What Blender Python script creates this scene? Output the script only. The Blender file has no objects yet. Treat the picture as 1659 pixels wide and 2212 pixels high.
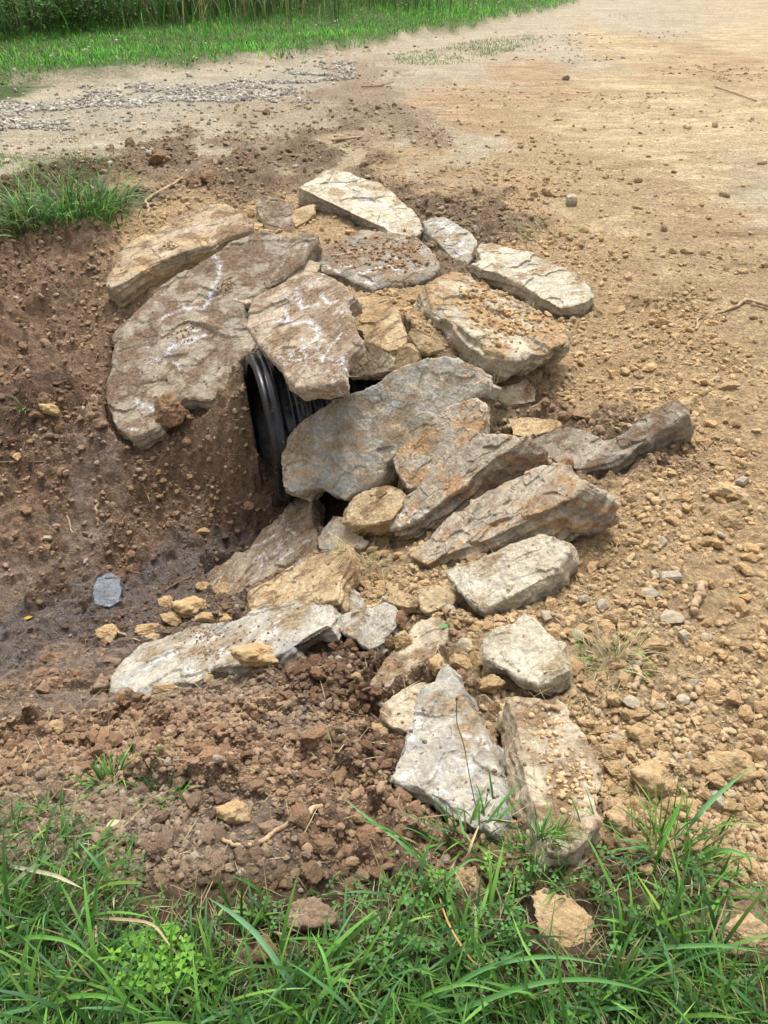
import bpy, bmesh, math, random
import numpy as np
from mathutils import Vector, Matrix
from mathutils.bvhtree import BVHTree
random.seed(7); RS = np.random.RandomState(7)
scene = bpy.context.scene
R = math.radians

# ------------------------------------------------------------------ camera
CAM_H, PITCH, VFOV = 1.65, 38.0, 67.0
cd = bpy.data.cameras.new('camera'); cam = bpy.data.objects.new('camera', cd)
scene.collection.objects.link(cam); scene.camera = cam
cam.location = (0, 0, CAM_H); cam.rotation_euler = (R(90 - PITCH), 0, 0)
cd.sensor_fit = 'VERTICAL'; cd.sensor_height = 36; cd.lens = 18 / math.tan(R(VFOV / 2))
cd.clip_start = 0.05; cd.clip_end = 2000
# ------------------------------------------------------------------ sky, sun, exposure
SUN_EL, SUN_AZ = 66, 8          # azimuth measured from +Y towards +X
w = bpy.data.worlds.new("World"); scene.world = w; w.use_nodes = True
nt = w.node_tree; bg = nt.nodes['Background']; sky = nt.nodes.new('ShaderNodeTexSky')
sky.sky_type = 'NISHITA'; sky.sun_disc = False; sky.sun_elevation = R(SUN_EL); sky.sun_rotation = R(SUN_AZ)
sky.air_density = 1.0; sky.dust_density = 5.0; sky.ozone_density = 1.0
hsv = nt.nodes.new('ShaderNodeHueSaturation'); hsv.inputs['Saturation'].default_value = 0.12
nt.links.new(sky.outputs[0], hsv.inputs['Color']); nt.links.new(hsv.outputs[0], bg.inputs[0]); bg.inputs[1].default_value = 0.15
sl = bpy.data.lights.new('sun', 'SUN'); so = bpy.data.objects.new('sun', sl); scene.collection.objects.link(so)
sl.energy = 1.9; sl.angle = R(24); sl.color = (1.0, 0.975, 0.93)
sd = Vector((math.sin(R(SUN_AZ)) * math.cos(R(SUN_EL)), math.cos(R(SUN_AZ)) * math.cos(R(SUN_EL)), math.sin(R(SUN_EL))))
so.rotation_euler = sd.to_track_quat('Z', 'Y').to_euler(); so.location = (3, 3, 8)
scene.view_settings.view_transform = 'Standard'; scene.view_settings.look = 'None'
scene.view_settings.exposure = 0.8; scene.view_settings.gamma = 1

# ------------------------------------------------------------------ pixel -> ray helpers (1659x2212 frame of the photo)
F = 1106 / math.tan(R(VFOV / 2))
CP, SP = math.cos(R(PITCH)), math.sin(R(PITCH))
CR = {'d': (0, 0, 1), 'c1': (0, 0, .5291), 'c2': (781.2, 0, .5291), 'c3': (192, 329.2, .3307), 'c4': (603.5, 329.2, .4299),
      'c5': (493.7, 713.2, .3968), 'c6': (1042.4, 713.2, .3717), 'c7': (0, 768, .3968), 'b1': (164.6, 1042.4, .3968),
      'b2': (658.4, 1097.2, .4299), 'b3': (768, 1371.6, .3968), 'b4': (1206.9, 1261.8, .2976), 'b5': (0, 1481.3, .5291), 'b6': (781.2, 1645.9, .5291)}
def D(c, p):
    a = CR[c]; return (a[0] + p[0] * a[2], a[1] + p[1] * a[2])
def ray(u, v):
    a, b = (u - 829.5) / F, -(v - 1106) / F
    return np.array([a, b * SP + CP, b * CP - SP])
ORG = np.array([0, 0, CAM_H])
def at_z(u, v, z):
    d = ray(u, v); return ORG + d * ((z - CAM_H) / d[2])

# ------------------------------------------------------------------ numpy noise
_p = RS.permutation(4096).astype(np.int64); _val = RS.rand(4096) * 2 - 1
def _h(i, j, k): return _val[_p[(_p[(_p[i & 4095] + j) & 4095] + k) & 4095]]
def vnoise(P):
    P = np.asarray(P, float); I = np.floor(P).astype(np.int64); f = P - I; f = f * f * f * (f * (f * 6 - 15) + 10)
    i, j, k = I.T; x, y, z = f.T; r = 0
    for a in (0, 1):
        for b in (0, 1):
            for c in (0, 1):
                r = r + _h(i + a, j + b, k + c) * (x if a else 1 - x) * (y if b else 1 - y) * (z if c else 1 - z)
    return r
def fbm(P, oct=4, lac=2.03, g=.5):
    P = np.asarray(P, float); r = 0; a = 1; s = 0
    for o in range(oct):
        r = r + a * vnoise(P + o * 17.3); s += a; P = P * lac; a *= g
    return r / s
def cells(P, jit=.9):
    """voronoi F1 distance, F2-F1 and id random (3 values) for unit grid cells in 2D"""
    P = np.asarray(P, float)[:, :2]; I = np.floor(P).astype(np.int64); b1 = np.full(len(P), 9.); b2 = np.full(len(P), 9.); rid = np.zeros(len(P)); off = np.zeros((len(P), 2))
    for a in (-1, 0, 1):
        for b in (-1, 0, 1):
            i = I[:, 0] + a; j = I[:, 1] + b
            ox = _h(i, j, i * 0 + 11) * .5 * jit; oy = _h(i, j, i * 0 + 37) * .5 * jit
            dx = i + .5 + ox - P[:, 0]; dy = j + .5 + oy - P[:, 1]; d = np.hypot(dx, dy)
            m = d < b1; b2 = np.where(m, b1, np.minimum(b2, d)); rid = np.where(m, _h(i, j, i * 0 + 71), rid)
            off = np.where(m[:, None], np.stack([dx, dy], 1), off); b1 = np.where(m, d, b1)
    return b1, b2 - b1, rid, off
def sstep(a, b, x): t = np.clip((x - a) / (b - a), 0, 1); return t * t * (3 - 2 * t)

# ------------------------------------------------------------------ base terrain from control points
TC = [(0,2212,0),(830,2212,0),(1659,2212,0),(-500,2212,0),(2100,2212,0),(0,1900,0),(400,1900,-.01),(830,1950,-.01),(1300,1950,0),(1659,1900,0),(2200,1800,0),
 (-600,1900,0),(-600,1650,-.25),(-700,1500,-.8),(0,1740,-.06),(300,1730,-.06),(600,1780,-.06),(850,1830,-.05),(100,1600,-.4),(0,1540,-.6),(300,1600,-.33),(480,1560,-.28),(620,1480,-.36),(700,1560,-.22),(800,1700,-.12),
 (740,1450,-.38),(0,1440,-.95),(-300,1500,-1.0),(120,1350,-1.0),(230,1290,-1.0),(400,1200,-1.0),(520,1130,-1.0),(300,1420,-.85),(180,1480,-.78),(350,1480,-.66),(500,1400,-.66),(620,1350,-.6),
 (560,1290,-.78),(640,1120,-.88),(620,1200,-.8),(700,1200,-.68),(700,1290,-.58),(700,1090,-.72),
 (800,1100,-.56),(850,1200,-.44),(1000,1150,-.28),(950,1050,-.36),(1150,1050,-.16),(1200,1200,-.1),(700,1400,-.46),(860,1330,-.34),(850,1500,-.22),(1000,1400,-.18),(1000,1550,-.12),(1200,1450,-.06),(1000,1700,-.07),(1300,1600,-.02),(1450,1300,-.02),
 (1450,1000,-.03),(1300,900,-.08),(1150,880,-.18),(1000,870,-.16),(850,900,-.3),(750,1000,-.58),(1150,750,-.12),(1000,700,-.07),(850,780,-.04),(750,690,-.06),(670,690,-.12),
 (1250,600,-.02),(1050,520,-.02),(830,420,0),(600,430,-.05),(300,440,-.03),(100,480,-.04),(-200,480,-.04),(200,560,-.15),(0,620,-.2),(-500,700,-.25),(450,600,-.16),(600,600,-.16),(750,600,-.12),(900,600,-.07),
 (400,750,-.38),(520,720,-.34),(0,900,-.5),(-500,1000,-.6),(150,900,-.52),(300,950,-.58),(420,900,-.52),(500,890,-.42),(512,950,-.55),(535,1040,-.8),(0,1150,-.82),(-500,1250,-.9),(250,1100,-.86),(400,1050,-.84),
 (1659,1300,0),(1659,900,0),(1659,500,.02),(2300,900,0),(2300,500,.02),(1659,300,.03),(1200,300,.02),(600,300,0),(0,300,.0),(-600,300,0),(1659,150,.04),(830,200,.03),(0,230,.02)]
cp = np.array([at_z(*t) for t in TC])
def tps_k(r2): return np.where(r2 > 1e-9, r2 * np.log(np.maximum(r2, 1e-9)), 0)
def tps_fit(xy, z, lam=.01):
    n = len(xy); d2 = ((xy[:, None] - xy[None]) ** 2).sum(-1); K = tps_k(d2) + lam * np.eye(n)
    Pm = np.hstack([np.ones((n, 1)), xy]); A = np.zeros((n + 3, n + 3)); A[:n, :n] = K; A[:n, n:] = Pm; A[n:, :n] = Pm.T
    return np.linalg.solve(A, np.concatenate([z, np.zeros(3)]))
TW = tps_fit(cp[:, :2], cp[:, 2])
def road_edge_y(x):      # near edge of the far verge grass (world y for x)
    return np.interp(x, EDGE[:, 0], EDGE[:, 1])
EDGE = np.array([at_z(u, v, .05)[:2] for u, v in [(-1500, 290), (0, 180), (220, 166), (450, 140), (640, 124), (850, 88), (1000, 60), (1180, 24), (1240, 8)]] + [(14, 60), (80, 300)])
EDGE = EDGE[np.argsort(EDGE[:, 0])]
def H0(x, y):
    x = np.asarray(x, float); y = np.asarray(y, float); xs = x.ravel(); ys = y.ravel()
    cx = np.clip(xs, -3.4, 4); cy = np.clip(ys, .4, 12); out = np.empty(len(xs))
    for s in range(0, len(xs), 40000):
        a = np.stack([cx[s:s + 40000], cy[s:s + 40000]], 1)
        out[s:s + 40000] = tps_k(((a[:, None] - cp[None, :, :2]) ** 2).sum(-1)) @ TW[:-3] + TW[-3] + a @ TW[-2:]
    wf = sstep(6, 9, ys); out = out * (1 - wf) + .03 * wf
    out = np.where(ys > 3.2, np.maximum(out, -1.2), out)
    e = road_edge_y(xs); out = out + .11 * sstep(-.12, .12, ys - e + .08 * np.sin(xs * 3.1)) + .09 * np.clip(ys - e - 1.5, 0, 40) * .6
    return out.reshape(x.shape)
def hit0(u, v):
    d = ray(u, v); t = np.linspace(.8, 40, 1400) if v > 60 else np.linspace(5, 60, 1500)
    P = ORG + t[:, None] * d; g = P[:, 2] - H0(P[:, 0], P[:, 1]); i = int(np.argmax(g < 0))
    if g[i] >= 0: return P[-1]
    a = g[i - 1] / (g[i - 1] - g[i] + 1e-9); return P[i - 1] + (P[i] - P[i - 1]) * a

# ------------------------------------------------------------------ node helpers / materials
def lin(c): return tuple((x / 255 / 12.92) if x / 255 < .04045 else ((x / 255 + .055) / 1.055) ** 2.4 for x in c)
class NT:
    def __init__(s, name):
        s.m = bpy.data.materials.new(name); s.m.use_nodes = True; s.t = s.m.node_tree; s.b = s.t.nodes['Principled BSDF']; s.out = s.t.nodes['Material Output']
    def n(s, typ, ins=None, **kw):
        nd = s.t.nodes.new(typ)
        for k, v in kw.items(): setattr(nd, k, v)
        for k, v in (ins or {}).items(): s.set(nd.inputs[k], v)
        return nd
    def set(s, inp, v):
        if hasattr(v, 'bl_idname') or isinstance(v, bpy.types.NodeSocket): s.t.links.new(v, inp)
        else:
            if isinstance(v, tuple) and len(v) == 3 and inp.type == 'RGBA': v = v + (1,)
            inp.default_value = v
    def noise(s, vec, scale, detail=6, rough=.6, dist=0):
        return s.n('ShaderNodeTexNoise', {'Vector': vec, 'Scale': scale, 'Detail': detail, 'Roughness': rough, 'Distortion': dist}).outputs[0]
    def ramp(s, x, lo, hi, a=0., b=1.):
        return s.n('ShaderNodeMapRange', {0: x, 1: lo, 2: hi, 3: a, 4: b}, interpolation_type='SMOOTHSTEP').outputs[0]
    def mix(s, f, a, b, mode='MIX'):
        nd = s.t.nodes.new('ShaderNodeMix'); nd.data_type = 'RGBA'; nd.blend_type = mode
        s.set(nd.inputs[0], f); s.set(nd.inputs[6], a); s.set(nd.inputs[7], b); return nd.outputs[2]
    def math(s, op, a, b=0.): return s.n('ShaderNodeMath', {0: a, 1: b}, operation=op).outputs[0]
    def bump(s, h, st, dist, prev=None):
        i = {'Height': h, 'Strength': st, 'Distance': dist}
        if prev is not None: i['Normal'] = prev
        return s.n('ShaderNodeBump', i).outputs[0]
    def objco(s, rnd=True):
        co = s.n('ShaderNodeTexCoord').outputs['Object']
        if not rnd: return co
        r = s.n('ShaderNodeObjectInfo').outputs['Random']; v = s.n('ShaderNodeVectorMath', {0: co, 1: s.n('ShaderNodeCombineXYZ', {0: s.math('MULTIPLY', r, 91.), 1: s.math('MULTIPLY', r, 37.)}).outputs[0]}, operation='ADD')
        return v.outputs[0]
K = .78
def alb(c, k=K): l = lin(c); return tuple(min(.85, x * k) for x in l)
def rock_mat(name, cA, cB, cC, cfac=.5, white=.0, dirt=.3, dcol=(150, 118, 84), stain=None, gscale=1.0):
    li = lambda c: tuple(min(232, 255 * (x / 255) ** .88) for x in c)
    gm = lambda c: tuple(x + 0 * sum(cA) for x in c)
    wa_ = 0 if 'wet' in name else .2; gm = lambda c: tuple((1 - wa_) * x + wa_ * y for x, y in zip(c, (200, 188, 166)))
    cA, cB, cC, dcol = li(gm(cA)), li(gm(cB)), li(gm(cC)), li(dcol); cC = tuple(.8 * a + .2 * b for a, b in zip(cC, cA)); stain = stain and li(stain)
    m = NT(name); co = m.objco()
    st = m.n('ShaderNodeMapping', {'Vector': co, 'Scale': (1, 1, 2.2)}).outputs[0]
    c = m.mix(m.ramp(m.noise(st, 5 * gscale, 8, .62, .4), .38, .62), alb(cA), alb(cB))
    c = m.mix(m.ramp(m.noise(st, 3.1 * gscale, 7, .65, 1.2), .62 - .2 * cfac, .74 - .2 * cfac), c, alb(cC))
    if stain: c = m.mix(m.ramp(m.noise(m.n('ShaderNodeMapping', {'Vector': co, 'Rotation': (0, 0, .7), 'Scale': (1.2, 4.5, 8)}).outputs[0], 1.5, 7, .65, .8), .47, .6, 0, .75), c, alb(stain))
    geo = m.n('ShaderNodeNewGeometry'); be = m.n('ShaderNodeMapping', {'Vector': co, 'Scale': (2.5, 4., 26)}).outputs[0]
    c = m.mix(m.ramp(m.noise(be, 1.6, 9, .72, .4), .5, .66, 0, .5), c, m.mix(1., c, (.55, .52, .5), 'MULTIPLY'))
    vo = m.n('ShaderNodeTexVoronoi', {'Vector': m.n('ShaderNodeVectorMath', {0: co, 1: m.n('ShaderNodeTexNoise', {'Vector': co, 'Scale': 9., 'Detail': 5.}).outputs['Color']}, operation='ADD').outputs[0], 'Scale': 9.})
    tv = m.ramp(m.n('ShaderNodeSeparateColor', {0: vo.outputs['Color']}).outputs[0], 0, 1, .84, 1.1)
    c = m.mix(1., c, m.n('ShaderNodeCombineColor', {0: tv, 1: tv, 2: tv}).outputs[0], 'MULTIPLY')
    c = m.mix(m.ramp(m.noise(co, 22, 8, .7), .5, .72, 0, .55), c, alb(tuple(x * .62 for x in cA)))
    c = m.mix(m.ramp(m.noise(co, 30, 6, .6, .5), .56, .7, 0, .5), c, alb(tuple(min(255, x * 1.16) for x in cB)))
    nz = m.n('ShaderNodeSeparateXYZ', {0: m.n('ShaderNodeNewGeometry').outputs['Normal']}).outputs[2]
    d = m.math('MULTIPLY', m.ramp(nz, .25, .8), m.ramp(m.noise(co, 6.5, 9, .68, .3), .6 - .35 * dirt, .7 - .3 * dirt))
    dc = m.mix(m.ramp(m.noise(co, 55, 4, .6), .35, .65), alb(dcol), alb(tuple(x * .74 for x in dcol)))
    c = m.mix(d, c, dc)
    if white > 0:
        wn = m.math('MULTIPLY', m.ramp(m.noise(co, 3.4, 4, .5, .3), .64 - .12 * white, .74 - .1 * white), m.ramp(m.noise(co, 26, 9, .75, 1.2), .5, .62))
        c = m.mix(m.math('MULTIPLY', wn, .7), c, (.66, .67, .68))
    wa = m.n('ShaderNodeAttribute', attribute_name='white').outputs['Fac']; c = m.mix(m.math('MULTIPLY', wa, m.ramp(m.noise(co, 34, 9, .8), .42, .58, .04, .85)), c, (.7, .71, .74))
    v = m.ramp(m.noise(co, 90, 5, .7), .25, .75, .78, 1.16)
    c = m.mix(1., c, m.n('ShaderNodeCombineColor', {0: v, 1: v, 2: v}).outputs[0], 'MULTIPLY')
    m.set(m.b.inputs['Base Color'], c); m.b.inputs['Roughness'].default_value = .88; m.b.inputs['Specular IOR Level'].default_value = .3
    b = m.bump(m.n('ShaderNodeSeparateColor', {0: vo.outputs['Color']}).outputs[1], .5, .006); b = m.bump(m.noise(be, 3, 8, .7, .3), .5, .01, b); b = m.bump(m.noise(st, 18, 10, .74, .3), .7, .012, b); b = m.bump(m.noise(co, 85, 8, .7), .6, .005, b)
    b = m.bump(m.math('MULTIPLY', d, m.noise(co, 130, 4, .6)), .6, .008, b)
    m.set(m.b.inputs['Normal'], b); return m.m
M = {}
M['tan'] = rock_mat('rock_tan', (180, 158, 126), (200, 182, 152), (158, 148, 134), .3, .15, .4)
M['warm'] = rock_mat('rock_warm', (186, 152, 104), (200, 172, 128), (166, 128, 80), .5, .0, .3)
M['ochre'] = rock_mat('rock_ochre', (166, 144, 116), (184, 162, 130), (196, 156, 98), .75, .35, .4)
M['brown'] = rock_mat('rock_brown', (146, 130, 108), (164, 149, 128), (130, 122, 110), .4, .35, .5, (136, 110, 86))
M['marked'] = rock_mat('rock_marked', (166, 142, 116), (184, 164, 138), (150, 128, 102), .4, 1.0, .5, (152, 124, 96))
M['dark'] = rock_mat('rock_dark', (128, 118, 104), (154, 140, 120), (92, 92, 94), .5, .5, .5, (150, 124, 96))
M['pale'] = rock_mat('rock_pale', (190, 176, 148), (212, 202, 178), (160, 152, 138), .35, .25, .3, (184, 154, 116))
M['blue'] = rock_mat('rock_blue', (172, 166, 152), (188, 178, 158), (150, 156, 158), .7, .3, .3, (170, 142, 108), stain=(186, 156, 116))
M['grey'] = rock_mat('rock_grey', (168, 162, 148), (192, 184, 166), (140, 142, 144), .6, .4, .3, (172, 146, 112))
M['streak'] = rock_mat('rock_streak', (160, 146, 126), (186, 170, 146), (130, 120, 108), .5, .2, .15, (170, 136, 98), stain=(182, 136, 86))
M['mossy'] = rock_mat('rock_mossy', (172, 160, 132), (198, 184, 156), (120, 122, 90), .3, .2, .5, (188, 150, 106))
M['root'] = rock_mat('rock_root', (130, 116, 98), (152, 140, 120), (100, 92, 82), .6, .4, .3, (124, 98, 72))
M['riverwet'] = rock_mat('rock_wet', (108, 114, 122), (134, 138, 144), (92, 98, 108), .5, .4, .05, (96, 82, 72))
M['riverwet'].node_tree.nodes['Principled BSDF'].inputs['Roughness'].default_value = .32

def clod_mat(name, cs, rough=.95, sc=1., grit=1.):
    m = NT(name); co = m.objco(); r = m.n('ShaderNodeObjectInfo').outputs['Random']
    oc = m.n('ShaderNodeObjectInfo').outputs['Color']
    if cs: c = m.mix(r, alb(cs[0]), alb(cs[1])); c = m.mix(m.ramp(m.noise(co, 1.3 * sc, 6, .6, .3), .42, .66, 0, .8), c, alb(cs[2]))
    else: c = m.mix(m.ramp(m.noise(co, 1.3 * sc, 6, .6, .3), .42, .66, 0, .6), oc, m.mix(1., oc, (1.25, 1.22, 1.15), 'MULTIPLY'))
    v = m.ramp(m.noise(co, 5 * sc, 8, .75), .3, .7, .76, 1.2)
    c = m.mix(1., c, m.n('ShaderNodeCombineColor', {0: v, 1: v, 2: v}).outputs[0], 'MULTIPLY')
    m.set(m.b.inputs['Base Color'], c); m.b.inputs['Roughness'].default_value = rough; m.b.inputs['Specular IOR Level'].default_value = .2
    b = m.bump(m.noise(co, 4 * sc, 10, .75), .8 * grit, .012); b = m.bump(m.n('ShaderNodeTexVoronoi', {'Vector': co, 'Scale': 13 * sc}).outputs[0], .4 * grit, .003, b)
    m.set(m.b.inputs['Normal'], b); return m.m
M['lump'] = clod_mat('lump', None)
M['clod'] = clod_mat('clod_tan', [(198, 168, 126), (188, 158, 116), (214, 188, 148)])
M['clod_o'] = clod_mat('clod_orange', [(198, 166, 122), (188, 156, 110), (214, 188, 146)])
M['clod_b'] = clod_mat('clod_brown', [(150, 118, 90), (138, 108, 84), (166, 136, 108)])
M['stone'] = clod_mat('stone_grey', [(182, 168, 144), (160, 152, 140), (196, 180, 150)], .85, 1., .5)
M['clod_g'] = clod_mat('clod_greybrown', [(156, 132, 110), (150, 124, 100), (172, 150, 126)])
def vcol_mat(name, rough, bumps, spec=.2, trans=0., vary=(0.8, 1.15), nsc=60):
    m = NT(name); c = m.n('ShaderNodeAttribute', attribute_name='Col').outputs[0]; co = m.objco(False)
    if vary:
        v = m.ramp(m.noise(co, nsc, 5, .7), .3, .7, *vary); c = m.mix(1., c, m.n('ShaderNodeCombineColor', {0: v, 1: v, 2: v}).outputs[0], 'MULTIPLY')
    m.set(m.b.inputs['Base Color'], c); m.b.inputs['Roughness'].default_value = rough; m.b.inputs['Specular IOR Level'].default_value = spec
    b = None
    for sc, st, ds in bumps: b = m.bump(m.noise(co, sc, 6, .7), st, ds, b)
    if b is not None: m.set(m.b.inputs['Normal'], b)
    if trans:
        tr = m.n('ShaderNodeBsdfTranslucent', {'Color': c}).outputs[0]; mx = m.n('ShaderNodeMixShader', {0: trans, 1: m.b.outputs[0], 2: tr}); m.set(m.out.inputs[0], mx.outputs[0])
    return m.m
M['crumb'] = vcol_mat('crumb', .95, [(150, .7, .006)])
M['leaf'] = vcol_mat('leaf', .55, [], .28, .28, None)
M['straw'] = vcol_mat('straw', .8, [], .2, .1, None)
def wood_mat(name, a, b_):
    m = NT(name); co = m.objco(); c = m.mix(m.ramp(m.noise(co, 30, 6, .7), .35, .65), alb(a), alb(b_)); m.set(m.b.inputs['Base Color'], c)
    m.b.inputs['Roughness'].default_value = .85; m.set(m.b.inputs['Normal'], m.bump(m.noise(co, 120, 6, .7), .6, .005)); return m.m
M['wood'] = wood_mat('wood_pale', (196, 172, 138), (160, 130, 96)); M['bark'] = wood_mat('wood_brown', (142, 112, 84), (104, 80, 60))
def plastic():
    m = NT('black_plastic'); co = m.objco(False)
    du = m.ramp(m.noise(co, 9, 9, .75, .8), .54, .68, 0, .25); up = m.ramp(m.n('ShaderNodeSeparateXYZ', {0: m.n('ShaderNodeNewGeometry').outputs['Normal']}).outputs[2], -.2, .9)
    c = m.mix(m.math('MULTIPLY', du, up), (.007, .008, .011), alb((150, 120, 90)))
    sp = m.ramp(m.noise(co, 48, 3, .5), .68, .71, 0, .8); c = m.mix(sp, c, alb((150, 124, 98)))
    m.set(m.b.inputs['Base Color'], c); m.set(m.b.inputs['Roughness'], m.ramp(m.noise(co, 12, 6, .7), .3, .7, .2, .42))
    m.set(m.b.inputs['Normal'], m.bump(m.noise(co, 60, 6, .7), .12, .004)); return m.m
M['plastic'] = plastic()
def soil():
    m = NT('soil'); c = m.n('ShaderNodeAttribute', attribute_name='Col').outputs[0]; wet = m.n('ShaderNodeAttribute', attribute_name='wet').outputs['Fac']
    flat = m.n('ShaderNodeAttribute', attribute_name='flat').outputs['Fac']
    co = m.objco(False); big = m.noise(co, 7, 9, .68, .3)
    v = m.ramp(m.noise(co, 38, 9, .76), .3, .7, .62, 1.3); c = m.mix(1., c, m.n('ShaderNodeCombineColor', {0: v, 1: v, 2: v}).outputs[0], 'MULTIPLY')
    c = m.mix(m.ramp(big, .52, .72, 0, .45), c, m.mix(1., c, (.66, .62, .58), 'MULTIPLY'))
    bl = m.n('ShaderNodeMapping', {'Vector': co, 'Rotation': (0, 0, .12), 'Scale': (.7, 1.8, 1)}).outputs[0]
    c = m.mix(m.math('MULTIPLY', m.ramp(m.noise(bl, 1.3, 10, .72, .6), .48, .62), m.math('ADD', m.math('MULTIPLY', flat, .45), .25)), c, m.mix(1., c, (.74, .68, .62), 'MULTIPLY'))
    # compacted machine-tracked streaks on the drive
    stv = m.n('ShaderNodeMapping', {'Vector': co, 'Rotation': (0, 0, .22), 'Scale': (.8, 2.1, 1)}).outputs[0]
    s1 = m.ramp(m.noise(stv, 2.2, 10, .74, .5), .48, .58)
    c = m.mix(m.math('MULTIPLY', m.math('MULTIPLY', s1, flat), .95), c, m.mix(1., c, (1.3, 1.33, 1.38), 'MULTIPLY'))
    s2 = m.ramp(m.noise(stv, 5.5, 9, .76, .4), .5, .62)
    c = m.mix(m.math('MULTIPLY', m.math('MULTIPLY', s2, flat), .7), c, m.mix(1., c, (.6, .52, .46), 'MULTIPLY'))
    grit = m.n('ShaderNodeTexVoronoi', {'Vector': co, 'Scale': 85.})
    gv = m.ramp(m.n('ShaderNodeSeparateColor', {0: grit.outputs['Color']}).outputs[0], 0, 1, .8, 1.22)
    c = m.mix(1., c, m.n('ShaderNodeCombineColor', {0: gv, 1: gv, 2: gv}).outputs[0], 'MULTIPLY')
    film = m.math('MULTIPLY', wet, m.ramp(m.noise(co, 13, 8, .66, .6), .42, .54))
    c = m.mix(film, c, m.mix(1., c, (1.05, 1.06, 1.12), 'MULTIPLY'))  # pale bluish sheen of the damp film painted into the soil colour
    m.set(m.b.inputs['Base Color'], c)
    m.set(m.b.inputs['Roughness'], m.math('SUBTRACT', .95, m.math('MULTIPLY', film, .72)))
    m.set(m.b.inputs['Specular IOR Level'], m.math('ADD', .3, m.math('MULTIPLY', film, .7)))
    b = m.bump(m.noise(co, 22, 10, .76), .9, .04)
    b = m.bump(grit.outputs['Distance'], .55, .008, b)
    b = m.bump(m.noise(co, 190, 6, .7), .5, .004, b)
    m.set(m.b.inputs['Normal'], b); return m.m
M['soil'] = soil()

# ------------------------------------------------------------------ object helpers
C = scene.collection
def tag(o, label=None, cat=None, group=None, kind=None):
    if label: o['label'] = label
    if cat: o['category'] = cat
    if group: o['group'] = group
    if kind: o['kind'] = kind
    return o
def mesh_np(name, V, Fc, mat, cols=None, smooth=True):
    me = bpy.data.meshes.new(name); V = np.asarray(V, np.float32); Fc = np.asarray(Fc, np.int32)
    k = Fc.shape[1]; me.vertices.add(len(V)); me.vertices.foreach_set('co', V.ravel()); me.loops.add(Fc.size); me.loops.foreach_set('vertex_index', Fc.ravel())
    me.polygons.add(len(Fc)); me.polygons.foreach_set('loop_start', np.arange(0, Fc.size, k, dtype=np.int32)); me.update(calc_edges=True)
    me.polygons.foreach_set('use_smooth', np.full(len(Fc), smooth))
    if cols is not None:
        a = me.color_attributes.new('Col', 'FLOAT_COLOR', 'POINT'); a.data.foreach_set('color', np.hstack([cols, np.ones((len(cols), 1))]).astype(np.float32).ravel())
    me.materials.append(mat); return me
def link(name, me, parent=None, loc=None):
    o = bpy.data.objects.new(name, me); C.objects.link(o)
    if parent: o.parent = parent
    if loc is not None: o.location = loc
    return o

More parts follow.
